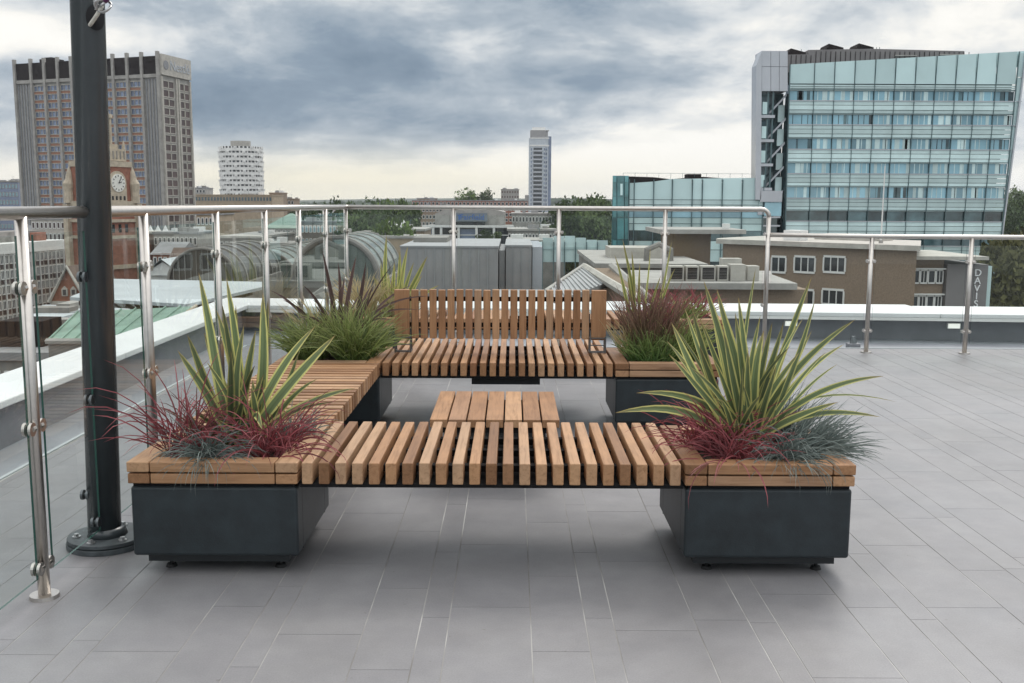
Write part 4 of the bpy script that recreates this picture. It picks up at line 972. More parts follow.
# low wing
GPY[0] = 200
lw = thing('glass_wing', 'low teal glass wing left of the large glass office with a wavy dark roof', 'office building', (gx(690), Yg, GZ))
def wq(a, b, c, d, y0, y1, name, mtl):
    m = MB(); m.wall([(gx(a, d), gz(d)), (gx(b, d), gz(d)), (gx(b, c), gz(c)), (gx(a, c), gz(c))], y0, y1); return m.build(name, mtl, lw)
wq(629, 763, 183, ybot, Yg+.8, Yg+8, 'core', M['tealdark'])
m = MB(); m.prism([(gx(612.5), Yg+.5), (gx(628.6), Yg+.5), (gx(628.6)*1.12, Yg+20), (gx(614)*1.12, Yg+20)], GZ, gz(176.5), .5); m.build('end_core', M['tealdeep'], lw)
mul = [629, 634, 653.4, 672, 692, 702, 722, 742, 763]
topw = lambda px: 182 if px < 645 else 180
for a, b in zip(mul, mul[1:]):
    ta = 184-(a-629)*.075 if a < 672 else 179.5-(a-672)*.018; tb_ = 184-(b-629)*.075 if b < 672 else 179.5-(b-672)*.018
    m = MB(); m.wall([(gx(a, 200)+.04, gz(200)), (gx(b, 200)-.04, gz(200)), (gx(b, tb_)-.04, gz(tb_)), (gx(a, ta)+.04, gz(ta))], Yg, Yg+.2); m.build('parapet_glass', M['tealA'], lw)
    for c, d, mt in ((200.6, 205, 'tealB'), (205.6, 212, 'tealB'), (212.5, 218, 'tealwin'), (218.6, 224, 'tealB'), (224.6, 231, 'tealB'), (231.5, 241, 'tealdark'), (241.6, 250, 'tealB'), (250.6, 262, 'tealB'), (262.6, 300, 'tealdark')):
        m = MB(); m.wall([(gx(a, d)+.04, gz(d)), (gx(b, d)-.04, gz(d)), (gx(b, c)-.04, gz(c)), (gx(a, c)+.04, gz(c))], Yg+.02, Yg+.2); m.build('window' if mt != 'tealB' else 'spandrel', M[mt], lw)
for a in mul: m = MB(); m.box(gx(a)-.06, gx(a)+.06, Yg-.3, Yg, GZ, gz(180)); m.build('fin', M['fins'], lw)
for py in (200.3, 205.3, 218.3, 224.3): m = MB(); m.box(gx(629), gx(763), Yg-.34, Yg-.3, gz(py+.35), gz(py)); m.build('shade_rail', M['fins'], lw)
for a, b in ((612.5, 616.5), (617, 624), (624.5, 628.5)):
    for c, d in ((176.5, 183), (183.8, 197), (197.8, 218), (219, 240), (241, 262)): wq(a+.2, b-.2, c, d, Yg-.1, Yg+.3, 'end_glass', M['tealdeep'])
wq(620.2, 622.5, 184.5, 196, Yg-.15, Yg-.1, 'pale_stair_glass', M['tealA'])  # narrow paler pane in the end bay
m = MB(); m.wall([(gx(628, 183), gz(183)), (gx(763, 181), gz(181)), (gx(705, 177), gz(177)), (gx(690, 178), gz(178)), (gx(672, 179.5), gz(179.5)), (gx(655, 177.6), gz(177.6)), (gx(628, 176.8), gz(176.8))], Yg+1.5, Yg+8); m.build('roof', M['dpanel'], lw)
m = MB()
for px in range(624, 760, 12): m.cyl((gx(px), Yg+2, gz(179)), (gx(px), Yg+2, gz(173.2)), .025, n=5)
m.tube([(gx(624), Yg+2, gz(173.4)), (gx(756), Yg+2, gz(173.8))], .025, 5); m.build('roof_rail', M['fins'], lw)
m = MB(); m.box(gx(690), gx(704), Yg+3, Yg+6, gz(178), gz(174)); m.build('roof_plant', M['dpanel'], lw)

# ---------------- brown brick office (right, behind the parapet)
def mainbrick():
    Ya, Yb = 92, 80                            # recedes to the left
    a = at(724, 243, Ya); b = at(917, 250, Yb)
    zr_ = (at(724, 238.5, Ya).z+at(917, 246, Yb).z)/2
    t = thing('brick_office', 'brown brick office with a pale flat roof slab in front of the glass building', 'office building', (a.x, a.y, GZ))
    d = Vector((b.x-a.x, b.y-a.y)); W_ = d.length; an = math.atan2(d.y, d.x); F = frame((a.x, a.y, 0), an)
    Fi = F.inverted(); bk = Fi @ Vector((b.x*1.13, b.y*1.13, 0)); m = MB(F); m.prism([(0, 0), (W_, 0), (bk.x-.3, bk.y), (0, 12)], GZ, zr_-.45, .5); m.build('wall', M['brick'], t)
    m = MB(F); m.prism([(-2.0, 5), (-1.6, 1.5), (-.6, -.4), (W_+.5, -.6), (bk.x+.2, bk.y+.3), (-2.0, 12.3)], zr_-.42, zr_); m.build('roof_slab', M['stone'], t)
    m = MB(F); m.prism([(-1.6, 5), (-1.2, 1.8), (-.02, .02), (-.02, 12), (-1.6, 12)], GZ, zr_-.45, .5); m.build('rounded_corner', M['brick'], t)
    Wn = Wins(t)
    def xs(px):                               # distance along the wall for a pixel column
        lo, hi = 0, W_
        for _ in range(40):
            mid = (lo+hi)/2; q = F @ Vector((mid, 0, 0))
            if xat_of(q) < px: lo = mid
            else: hi = mid
        return lo
    for row, (ya, yb) in enumerate(((257, 271.8), (290, 304), (323, 337))):
        for c0, c1 in ((773, 787.5), (796, 817), (825.5, 847.4)):
            xa, xb = xs(c0), xs(c1); xm = (xa+xb)/2; q = F @ Vector((xm, 0, 0)); z1, z0 = zat(c0, ya, q.y), zat(c0, yb, q.y)
            Wn.add(window_mesh(xb-xa, z1-z0, 3 if c0 > 780 else 2, M['white'], M['darkglass'], .13, .1), (q.x, q.y, z0), an)
    Wn.flush()
    m = MB(F); x = xs(768); m.box(x-.06, x+.06, -.12, 0, GZ, zr_-.5); m.build('downpipe', M['white'], t)
    m = MB(F); x = xs(789); m.box(x-1.3, x+.3, 1.5, 3, zr_, zr_+.9); m.build('roof_box', M['white'], t)
    m = MB(F); m.box(xs(783), xs(850), 6, 9, zr_, zr_+.5); m.build('roof_kerb', M['stone'], t)
    fp_ = at(881, 240, 84)
    p = thing('roof_mast', 'thin white pole standing on the brick office roof before the glass facade', 'mast', (fp_.x, fp_.y, zr_))
    m = MB(); m.cyl((fp_.x, fp_.y, zr_), (fp_.x, fp_.y, zat(883, 166, 84)), .06, .04, n=10); m.build('mast_pole', M['white'], p)
    m = MB(); m.cyl((fp_.x, fp_.y, zr_), (fp_.x, fp_.y, zr_+.25), .18, n=12); m.build('mast_base', M['concrete'], p)
    # lower wing with strip windows and the dark sign tower
    t2 = thing('brick_office_wing', 'lower brick wing with white strip windows ending in a dark lettered stair tower', 'office building', (b.x, b.y, GZ))
    Yw = 83; zs = zat(917, 255.5, Yw)
    xw0, xw1, xw2 = xat(915, Yw), xat(948, Yw), xat(990, Yw)
    m = MB(); m.box(xw0, xw1, Yw, Yw+10, GZ, zs-.3, .5); m.build('wall', M['brick'], t2)
    m = MB(); m.prism([(xw0-.2, Yw-1.2), (xat(985, Yw), Yw-1.4), (xat(985, Yw), Yw+10), (xw0-.2, Yw+10)], zs-.28, zs); m.build('roof_slab', M['stone'], t2)
    for ya, yb in ((269.5, 283.5), (295, 309)):
        for i in range(4):
            c0 = 916.5+7.9*i; m2 = window_mesh(.55, (yb-ya)*.083-.15, 2 if i % 2 else 1, M['white'], M['darkglass'], .09, .1)
            o = bpy.data.objects.new('window', m2); COL.objects.link(o); o.parent = t2; o.location = Vector((xat(c0+3.4, Yw), Yw-.06, zat(c0, yb, Yw)+.07))-ORI[t2.name]
        m = MB(); m.box(xw0, xat(949, Yw), Yw-.35, Yw, zat(930, ya-1.6, Yw), zat(930, ya-.2, Yw)); m.build('window_hood', M['white'], t2)
    m = MB(); m.box(xat(949, Yw), xw2, Yw-.5, Yw+9, GZ, zat(960, 264, Yw), .5); m.build('sign_tower', M['penthouse'], t2)
    m = MB(); m.box(xw2+.02, xat(995.5, Yw), Yw-.2, Yw+8, GZ, zat(990, 266, Yw), .5); m.build('glazed_end', M['tealB'], t2)
    for i, ch in enumerate('DAVIS'):
        z = zat(977, 273+7.75*i, Yw-.5)
        text_mesh(ch, .80, .05, 'sign_letter', M['letters'], t2, Matrix.Translation((xat(982.5, Yw-.5), Yw-.56, z)) @ Matrix.Rotation(math.pi/2, 4, 'X'))
def xat_of(q):
    v = Vector(q)-Vector((0, 0, EYE)); v.z = 0; fw = v.y*math.cos(PITCH); return 512+FPX*v.x/fw-.6
mainbrick()
# rear brick box and the plant deck with cooling units
t = thing('brick_plant_room', 'brown brick roof box under a wide pale slab left of the brick office', 'plant room', (xat(690, 100), 100, GZ))
MB().box(xat(674, 100), xat(712, 100), 100, 108, GZ, zat(690, 233, 100), .5).build('wall', M['brick'], t)
MB().box(xat(658, 100), xat(744, 100), 98.6, 109, zat(690, 233.8, 98.6), zat(690, 229.5, 98.6), .5).build('roof_slab', M['concrete'], t)
MB().box(xat(727, 100), xat(733, 100), 101, 102, zat(730, 229.5, 98.6), zat(730, 224, 100)).build('vent', M['white'], t)
t = thing('plant_deck', 'flat concrete roofed brick block carrying the cooling units', 'building', (xat(720, 72), 72, GZ))
za = zat(720, 284.5, 70)
MB().box(xat(640, 72), xat(812, 72), 72, 84, GZ, za-.5, .5).build('wall', M['brick'], t)
MB().prism([(xat(640, 70), 71.2), (xat(806, 70), 71.2), (xat(775, 80), 80), (xat(775, 84), 84.5), (xat(630, 84), 84.5)], za-.45, za).build('roof_slab', M['concrete'], t)
for i, px in enumerate((798, 790)): MB().box(xat(px, 72), xat(px, 72)+.45, 71.9, 72, za-3.2, za-1.6).build('window', M['darkglass'], t)
def ac(px0, px1, py0, py1, Yd, label, dark=True):
    x0, x1 = xat(px0, Yd), xat(px1, Yd); z1 = zat(px0, py0, Yd)
    t = thing('cooling_unit', label, 'air conditioner', ((x0+x1)/2, Yd, za), 'cooling units on the flat roof')
    MB().box(x0, x1, Yd, Yd+1.1, za, z1, .5).build('casing', M['stone'], t, bevel=.03)
    if dark:
        MB().box(x0+.12, x1-.12, Yd-.04, Yd, za+.16, z1-.12, .5).build('grille', M['dpanel'], t)
        m = MB(); z = za+.25
        while z < z1-.2: m.box(x0+.12, x1-.12, Yd-.06, Yd-.041, z, z+.02); z += .11
        m.build('grille_bars', M['concrete_d'], t)
ords = ['leftmost pale cooling unit of the row, beside the tall flax leaves', 'second pale cooling unit from the left on the flat roof', 'third pale cooling unit with a wide dark grille', 'fourth pale cooling unit with a narrower dark grille']
for (a, b), lab in zip(((671, 686), (688, 701), (703, 718), (720, 731)), ords): ac(a, b, 266, 283, 73, lab)
ac(733, 748, 264.5, 283, 73, 'tall plain pale cabinet just right of the dark grilles', False)
ac(750, 762, 266, 283, 73.5, 'plain pale cabinet at the right end of the cooling units', False)
ac(724, 744, 258.5, 265, 77, 'low pale duct box behind the tall cabinets', False)
t = thing('low_concrete_roof', 'pale concrete flat roof with stone kerbs left of the cooling units', 'building', (xat(630, 92), 92, GZ))
zz = zat(640, 262, 90); MB().box(xat(596, 90), xat(700, 90), 88, 112, GZ, zz-.4, .5).build('wall', M['concrete_d'], t)
MB().box(xat(594, 90), xat(705, 90), 87.6, 112.4, zz-.38, zz, .5).build('roof_slab', M['concrete'], t)
MB().box(xat(612, 95), xat(668, 95), 96, 101, zz, zz+1.0).build('roof_kerb', M['stone'], t)
m = MB(); m.tube([(xat(648, 92), 92, zz), (xat(648, 92), 92, zz+1.0), (xat(660, 92), 92, zz+1.5), (xat(672, 92), 92, zz+1.0), (xat(672, 92), 92, zz)], .3, 8); m.build('roof_duct', M['concrete_d'], t)
for a in (600, 613, 626): MB().box(xat(a, 88), xat(a+8, 88), 87.5, 88, zz-2.2, zz-.8).build('window', M['darkglass'], t)
# pitched grey roof with brick gable parapet (centre right)
t = thing('ribbed_roof_building', 'grey ribbed metal pitched roof with a stone edged brick gable behind the backrest', 'building', (xat(590, 60), 60, GZ))
e0, e1 = at(545, 305, 50), at(606, 283, 62); r0_, r1_ = at(545, 292, 56), at(583, 266, 72)
m = MB(); m._add([e0, e1, r1_, r0_, e0-Vector((0, 0, .3)), e1-Vector((0, 0, .3)), r1_-Vector((0, 0, .3)), r0_-Vector((0, 0, .3))], [(0, 1, 2, 3), (7, 6, 5, 4), (0, 4, 5, 1), (1, 5, 6, 2), (2, 6, 7, 3), (3, 7, 4, 0)], .5); m.build('roof', M['zincroof'], t)
m = MB()
for i in range(15):
    q = i/14; m.tube([e0.lerp(e1, q)+Vector((0, 0, .05)), r0_.lerp(r1_, q)+Vector((0, 0, .05))], .05, 5)
m.build('roof_seams', M['zincroof'], t)
b0, b1, b2 = at(584, 268, 72), at(612, 268, 66), at(646, 300, 52)
m = MB(); m._add([b0, b1, b2, e1, Vector((b0.x, b0.y, GZ)), Vector((b1.x, b1.y, GZ)), Vector((b2.x, b2.y, GZ)), Vector((e1.x, e1.y, GZ))], [(0, 3, 2, 1), (3, 7, 6, 2), (0, 4, 7, 3), (1, 2, 6, 5), (0, 1, 5, 4)], .5); m.build('gable', M['brick'], t)
m = MB(); m.tube([b0+Vector((0, 0, .1)), at(610, 283, 60), at(640, 301, 50)], .28, 6); m.build('stone_edge', M['stone'], t)
m = MB(); m.tube([at(612, 266, 66), at(650, 300, 54)], .25, 6); m.build('stone_edge', M['concrete'], t)
m = MB(); m.tube([r0_, r1_], .16, 6); m.build('ridge', M['concrete'], t)
# teal glass canopy
t = thing('glass_canopy', 'pale green glass screen between the zinc box and the glass wing', 'canopy', (xat(575, 130), 130, GZ))
zc2 = zat(575, 238, 130)
for i in range(6):
    a, b = 543+11*i, 553.5+11*i; MB().box(xat(a, 130), xat(b, 130), 130, 130.1, zat(a, 262, 130), zc2+math.sin(i)*.3).build('glass_panel', M['tealB'], t)
    MB().box(xat(a, 130)-.06, xat(a, 130)+.06, 129.7, 129.95, GZ, zc2-.5).build('post', M['fins'], t)
MB().box(xat(541, 130), xat(610, 130), 129.9, 146, zat(575, 249.5, 130), zat(575, 247, 130)).build('canopy_deck', M['tealA'], t)

# ---------------- zinc clad box (centre)
t = thing('zinc_box', 'grey ribbed metal clad roof box behind the bench in two stepped sections', 'plant building', (xat(470, 70), 70, GZ))
zz = zat(470, 246, 70)
def clad(xa, xb, y0, y1, ztop_, name):
    m = MB(); m.box(xa, xb, y0, y1, GZ, ztop_-.12, .5); o = m.build(name, M['zinc'], t)
    s = MB(); x = xa+.5
    while x < xb-.1: s.box(x-.03, x+.03, y0-.06, y0, GZ, ztop_-.12); x += .62
    s.build('standing_seams', M['zincroof'], o)
    MB().box(xa-.06, xb+.06, y0-.08, y1+.08, ztop_-.118, ztop_, .5).build('roof_edge', M['zincroof'], o)
clad(xat(400, 70), xat(498, 70), 70, 84, zz, 'large_section')
clad(xat(506, 72), xat(532, 72), 72, 84, zat(515, 245, 72), 'small_section')
MB().box(xat(498, 70)+.07, xat(506, 72)-.07, 72.2, 83, GZ, zz-.4, .5).build('recess', M['zinc'], t)
MB().box(xat(532, 72)+.07, xat(543, 72), 72.6, 84, GZ, zat(515, 245.6, 72)-.12, .5).build('pale_side', M['palepanel'], t)
MB().box(xat(418, 80), xat(450, 80), 76, 82, zz+.0, zz+.35, .5).build('roof_hatch', M['concrete_d'], t)
t = thing('zinc_lean_to', 'low grey metal roof stepping down in front of the zinc box', 'building', (xat(460, 55), 55, GZ))
MB().box(xat(500, 58), xat(548, 58), 58, 66, GZ, zat(520, 303, 58), .5).build('wall', M['zinc'], t)
MB().box(xat(498, 58), xat(549, 58), 57.8, 66, zat(520, 303, 58)+.004, zat(520, 301.5, 58), .5).build('roof', M['zincroof'], t)

# ---------------- concert hall with blue sign
Yf = 300; fx = lambda p: xat(p, Yf); fz = lambda p: zat(465, p, Yf)
t = thing('concert_hall', 'pale concrete hall with a blue lettered sign over a row of tall windows', 'hall', (fx(465), Yf, GZ))
m = MB(); m.wall([(fx(434), fz(226)), (fx(505), fz(226)), (fx(505), fz(212)), (fx(488), fz(208)), (fx(448), fz(208)), (fx(434), fz(214))], Yf+3, Yf+30, .5); m.build('upper_hall', M['concrete'], t)
m = MB(); m.box(fx(423), fx(513), Yf+1, Yf+30, GZ, fz(226.5), .5); m.build('lower_hall', M['concrete_d'], t)
m = MB(); m.box(fx(422), fx(514), Yf-.6, Yf+1, fz(227.5), fz(225.3)); m.build('canopy_edge', M['white'], t)
for px in (424, 433, 441, 458.5, 476.5, 494, 512): MB().box(fx(px)-.35, fx(px)+.35, Yf-.5, Yf+1, GZ, fz(227.6)).build('column', M['white'], t)
for a, b, c in ((425, 432, 'blueglass'), (434, 440, 'darkglass'), (442, 457.5, 'darkglass'), (460, 475.5, 'blueglass'), (478, 493, 'darkglass'), (495.5, 511, 'darkglass')):
    MB().box(fx(a), fx(b), Yf+.8, Yf+.95, GZ+3, fz(229)).build('window', M[c], t)
    MB().box(fx(a), fx(b), Yf+.6, Yf+.79, fz(235.5), fz(234.6)).build('window_rail', M['white'], t)
MB().box(fx(455.5), fx(487), Yf+1.5, Yf+2.9, fz(221.5), fz(213)).build('sign_panel', M['signback'], t)
MB().box(fx(455.5), fx(485), Yf+1.5, Yf+2.9, fz(225), fz(222)).build('dark_glass_strip', M['darkglass'], t)  # dark glass band directly below the sign panel
text_mesh('Fairfield', 2.3, .05, 'sign_letters', M['signblue'], t, Matrix.Translation((fx(472), Yf+1.38, fz(217.4))) @ Matrix.Rotation(math.pi/2, 4, 'X'))
m = MB(); q = Matrix.Identity(4); m.box(fx(457), fx(460.6), Yf+1.38, Yf+1.46, fz(215.8), fz(215)); m.box(fx(458.2), fx(459.6), Yf+1.38, Yf+1.46, fz(220), fz(216)); m.build('sign_emblem', M['signblue'], t)
m = MB(); m.box(fx(470), fx(492), Yf+5, Yf+20, fz(208), fz(205)); m.build('fly_tower', M['concrete'], t)

# ---------------- generic town buildings
def block(label, px0, px1, pyt, Yd, depth, wall, roof='flat', rows=0, cols=0, roofm='roofgrey', cat='building', name='town_building', win='darkglass', fm='white', ang=0, group=None, fas=None):
    x0, x1 = xat(px0, Yd), xat(px1, Yd); z1 = zat((px0+px1)/2, pyt, Yd); W_ = x1-x0
    t = thing(name, label, cat, (x0, Yd, GZ), group); F = frame((x0, Yd, 0), ang)
    if roof == 'flat':
        MB(F).box(0, W_, 0, depth, GZ, z1-.5, .5).build('wall', M[wall], t); zw = z1-.5
        MB(F).box(-.25, W_+.25, -.25, depth+.25, z1-.495, z1, .5).build('roof', M[roofm], t)
        if not group and W_ > 5:
            rq = random.Random(int(px0*7+Yd))
            for _ in range(rq.randint(3, 6)):
                bx_, by_ = rq.uniform(.05, .8)*W_, rq.uniform(.1, .75)*depth; bw_, bd_, bh_ = rq.uniform(.8, 3), rq.uniform(.8, 2.5), rq.uniform(.4, 1.1)
                MB(F).box(bx_, min(bx_+bw_, W_-.1), by_, min(by_+bd_, depth-.1), z1+.002, z1+bh_, .5).build('roof_vent', M[rq.choice(('concrete', 'concrete_d', 'white', 'zinc'))], t)
            bx_ = rq.uniform(.2, .8)*W_; mm_ = MB(F); mm_.cyl((bx_, depth*.4, z1), (bx_, depth*.4, z1+2.2), .05, n=6); mm_.box(bx_-.5, bx_+.5, depth*.4-.03, depth*.4+.03, z1+1.9, z1+1.96); mm_.build('aerial', M['fins'], t)
    else:
        rh = min(depth*.32, W_*.4, 4.5); zw = z1-rh
        MB(F).box(0, W_, 0, depth, GZ, zw, .5).build('wall', M[wall], t)
        m = MB(F); e = .4
        if roof == 'gable':   # ridge along X
            m._add([(-e, -e, zw-.2), (W_+e, -e, zw-.2), (W_+e, depth/2, z1), (-e, depth/2, z1), (-e, depth+e, zw-.2), (W_+e, depth+e, zw-.2)], [(0, 1, 2, 3), (3, 2, 5, 4), (0, 3, 4), (1, 5, 2), (0, 4, 5, 1)], .5)
        elif roof == 'hip':
            i_ = min(depth/2, W_/2.2); m._add([(-e, -e, zw-.2), (W_+e, -e, zw-.2), (W_+e, depth+e, zw-.2), (-e, depth+e, zw-.2), (i_, depth/2, z1), (W_-i_, depth/2, z1)], [(0, 1, 5, 4), (1, 2, 5), (2, 3, 4, 5), (3, 0, 4), (3, 2, 1, 0)], .5)
        elif roof == 'front':  # gable to the camera
            m._add([(-e, -e, zw-.2), (W_/2, -e, z1), (W_+e, -e, zw-.2), (-e, depth, zw-.2), (W_/2, depth, z1), (W_+e, depth, zw-.2)], [(0, 1, 4, 3), (1, 2, 5, 4), (3, 4, 5), (0, 3, 5, 2)], .5)
            MB(F).wall([(0, zw), (W_, zw), (W_/2, z1-.3)], 0, .3, .5).build('gable', M[wall], t)
        m.build('roof', M[roofm], t)
    if rows:
        Wn = Wins(t); fh_ = 3.3; cw = W_/cols; wm_ = window_mesh(cw*.62, 1.6, 2 if cw > 2.4 else 1, M[fm], M[win], .14, .12)
        for r_ in range(rows):
            z = zw-fh_*(r_+1)+.9
            if z < GZ+.5: break
            for c_ in range(cols): Wn.add(wm_, F @ Vector((cw*(c_+.5), -.03, z)), ang)
        Wn.flush()
        if fas:
            for r_ in range(rows):
                z = zw-fh_*(r_+1)+.9
                if z > GZ+1.5: MB(F).box(.1, W_-.1, -.05, 0, z-1.25, z-.3).build('spandrel', M[fas], t)
    return t
# office slab low left
Aq, Bq = Vector((xat(-30, 205), 205)), Vector((xat(64, 240), 240)); d = Bq-Aq; an = math.atan2(d.y, d.x); W_ = d.length
z1 = zat(64, 239.5, 240)
t = thing('office_slab', 'long white framed office slab with a grid of windows at the lower left', 'office building', (Aq.x, Aq.y, GZ)); F = frame((Aq.x, Aq.y, 0), an)
MB(F).box(0, W_, 0, 14, GZ, z1-.2, .5).build('wall', M['stone'], t)
MB(F).box(-.2, W_+.2, -.35, 14.2, z1-2.2, z1, .5).build('fascia', M['white'], t)
MB(F).box(6, W_-2, 4, 10, z1, z1+2.3, .5).build('roof_plant', M['concrete_d'], t)
MB(F).box(W_-9, W_-5, 2, 3.6, z1, z1+1.9, .5).build('brick_stack', M['redbrick'], t)
Wn = Wins(t); nc = int(W_/1.62); cw = W_/nc; wm_ = window_mesh(cw*.66, 1.75, 2, M['white'], M['darkglass'], .12, .16)
for r_ in range(7):
    z = z1-2.2-3.25*(r_+1)+1.2
    for c_ in range(nc): Wn.add(wm_, F @ Vector((cw*(c_+.5), -.02, z)), an)
    m = MB(F)
    for c_ in range(nc): m.box(cw*c_+.25, cw*(c_+1)-.25, -.05, 0, z-1.15, z-.25)
    m.build('spandrel_row', M['brownwin'], t)
Wn.flush()
for c_ in range(0, nc+1, 2): MB(F).box(cw*c_-.1, cw*c_+.1, -.3, -.02, GZ, z1-2.2).build('pier', M['white'], t)
# gabled red brick house in front of it
t = thing('gabled_brick_house', 'red brick gabled house with stone dressed windows below the clock tower', 'house', (xat(62, 150), 150, GZ))
Yh = 150; hx = lambda p: xat(p, Yh); hz2 = lambda p: zat(60, p, Yh)
MB().wall([(hx(45), GZ), (hx(82), GZ), (hx(82), hz2(300)), (hx(64), hz2(268)), (hx(45), hz2(300))], Yh, Yh+14, .5).build('wall', M['redbrick'], t)
m = MB(); m._add([(hx(44), Yh-.3, hz2(302)), (hx(64), Yh-.3, hz2(266)), (hx(64), Yh+14, hz2(266)), (hx(44), Yh+14, hz2(302)), (hx(83), Yh-.3, hz2(302)), (hx(83), Yh+14, hz2(302))], [(0, 1, 2, 3), (1, 4, 5, 2)], .5); m.build('roof', M['tile'], t)
m = MB(); m.tube([(hx(44), Yh-.4, hz2(302)), (hx(64), Yh-.4, hz2(266.5)), (hx(83), Yh-.4, hz2(302))], .3, 6); m.build('gable_coping', M['stone'], t)
MB().box(hx(45), hx(82), Yh-.2, Yh, hz2(304), hz2(301)).build('stone_band', M['stone'], t)
for px in (60, 69):
    m = MB(); m.mi = 0; m.wall([(hx(px-3), hz2(296)), (hx(px+3), hz2(296)), (hx(px+3), hz2(289)), (hx(px), hz2(286)), (hx(px-3), hz2(289))], Yh-.25, Yh+.05); m.mi = 1; m.box(hx(px-1.6), hx(px+1.6), Yh-.3, Yh-.2, hz2(295), hz2(289.5)); m.build('arched_window', [M['stone'], M['darkglass']], t)
for px in (53, 58, 64, 70): 
    m = MB(); m.mi = 0; m.box(hx(px-2.4), hx(px+2.4), Yh-.22, Yh+.05, hz2(322), hz2(312)); m.mi = 1; m.box(hx(px-1.5), hx(px+1.5), Yh-.3, Yh-.2, hz2(321), hz2(314)); m.build('window', [M['stone'], M['darkglass']], t)
# white canopy roof over a green copper roof
t = thing('flat_canopy_roof', 'broad pale flat roof sheet just beyond the left parapet', 'roof building', (xat(150, 60), 60, GZ))
zz = zat(150, 303, 52)
P4 = [at(70, 299.5, 55), at(187, 304.5, 51.5), at(262, 284.5, 62), at(262, 282, 66), at(112, 281.5, 68)]
P4 = [(p.x, p.y) for p in P4]
MB().prism([P4[0], P4[1], P4[2], P4[3], P4[4]], zz-.18, zz, .5).build('roof_sheet', M['rooflight'], t)
MB().prism([(P4[0][0]+.3, P4[0][1]+.4), (P4[1][0]-.1, P4[1][1]+.5), (P4[2][0]-.6, P4[2][1]), (P4[4][0]+.3, P4[4][1]-.4)], zz-.5, zz-.19, .5).build('fascia', M['tile'], t)
MB().prism([(P4[0][0]+3.4, P4[0][1]+2), (P4[1][0]-.8, P4[1][1]+1.5), (P4[2][0]-1.5, P4[2][1]-.5), (P4[4][0]+1.5, P4[4][1]-1)], GZ, zz-.51, .5).build('wall', M['concrete_d'], t)
t = thing('copper_roof', 'green copper pitched roof with seams under the pale canopy', 'roof building', (xat(120, 52), 52, GZ))
e0, e1 = at(48, 341, 44), at(150, 341, 42); r0_, r1_ = at(78, 312, 53), at(196, 306, 51)
m = MB(); m._add([e0, e1, r1_, r0_], [(0, 1, 2, 3)], .5); m._add([e1, at(215, 345, 43), r1_], [(0, 1, 2)], .5)
lo = [Vector((q.x, q.y, GZ)) for q in (e0, e1, r1_, r0_)]
m.build('roof', M['copper'], t)
m = MB(); m._add([e0-Vector((0, 0, .05)), e1-Vector((0, 0, .05)), lo[1], lo[0]], [(0, 3, 2, 1)], .5); m._add([r0_-Vector((0, 0, .1)), e0-Vector((0, 0, .05)), lo[0], lo[3]], [(0, 3, 2, 1)], .5)
q = at(215, 345, 43); m._add([e1-Vector((0, 0, .05)), q-Vector((0, 0, .05)), Vector((q.x, q.y, GZ)), lo[1]], [(0, 1, 2, 3)], .5); m.build('wall', M['concrete_d'], t)
m = MB()
for i in range(9): q = i/8; m.tube([e0.lerp(e1, q)+Vector((0, 0, .05)), r0_.lerp(r1_, q)+Vector((0, 0, .05))], .045, 5)
m.build('seams', M['copper'], t)
m = MB(); m.tube([e1, r1_], .1, 6); m.build('hip_cap', M['tan'], t)
m = MB(); m.tube([e0+Vector((0, -.1, 0)), e1+Vector((0, -.1, 0))], .14, 6); m.build('gutter', M['concrete'], t)
# dark low roofs under the parapet at far left
t = block('jumbled dark low roof with ducts below the left parapet', -20, 72, 352, 60, 30, 'concrete_d', 'flat', 2, 8, 'roofgrey')
for i in range(26):
    x = random.uniform(xat(-20, 70), xat(72, 62)); y = random.uniform(62, 86); h = random.uniform(.4, 1.8); zb = zat(30, 352, 60)
    MB().box(x, x+random.uniform(.8, 3), y, y+random.uniform(.8, 3), zb, zb+h).build('roof_box', M[random.choice(('concrete', 'concrete_d', 'brick', 'dpanel', 'rooflight'))], t)
# vaulted atria
def vault(label, pxc, pyb, rpx, Yd, Ln, mtl, ribs, dirx=0.0, rim=.12):
    c = at(pxc, pyb, Yd); r_ = rpx*Yd/1000; t = thing('vaulted_atrium', label, 'glazed roof', (c.x, Yd, GZ)); n = 20
    def arcp(k, y, rr): a = math.pi*k/n; return Vector((c.x+math.cos(a)*rr+dirx*(y-Yd), y, c.z+math.sin(a)*rr))
    m = MB(); 
    for k in range(n): m._add([arcp(k, Yd+.1, r_), arcp(k+1, Yd+.1, r_), arcp(k+1, Yd+Ln, r_), arcp(k, Yd+Ln, r_)], [(0, 1, 2, 3)])
    m.build('vault_glazing', M[mtl], t)
    m = MB(); m._add([(c.x, Yd+.12, c.z)]+[arcp(k, Yd+.12, r_) for k in range(n+1)], [(0, i+1, i+2) for i in range(n)], .5); m.build('end_glazing', M[mtl], t)
    m = MB(); m.tube([arcp(k, Yd, r_) for k in range(n+1)], rim, 8); m.build('end_rim', M['concrete_d'], t)
    for j in range(1, ribs+1): MB().tube([arcp(k, Yd+Ln*j/ribs, r_+.05) for k in range(n+1)], .07, 6).build('rib', M['concrete'], t)
    m = MB()
    for q in range(-5, 6):
        xx = r_*q/6; h = math.sqrt(max(0, r_*r_-xx*xx)); m.cyl((c.x+xx, Yd+.02, c.z), (c.x+xx, Yd+.02, c.z+h), .04, n=5)
    m.build('end_mullions', M['concrete_d'] if rim < .2 else M['vault'], t)
    MB().box(c.x-r_-.3, c.x+r_+.3, Yd+.3, Yd+Ln, GZ, c.z-.02, .5).build('wall', M['concrete_d'], t); return t
vault('dark half round glazed gable rising behind the pale flat roof', 203, 283.5, 35, 78, 14, 'vault_d', 5)
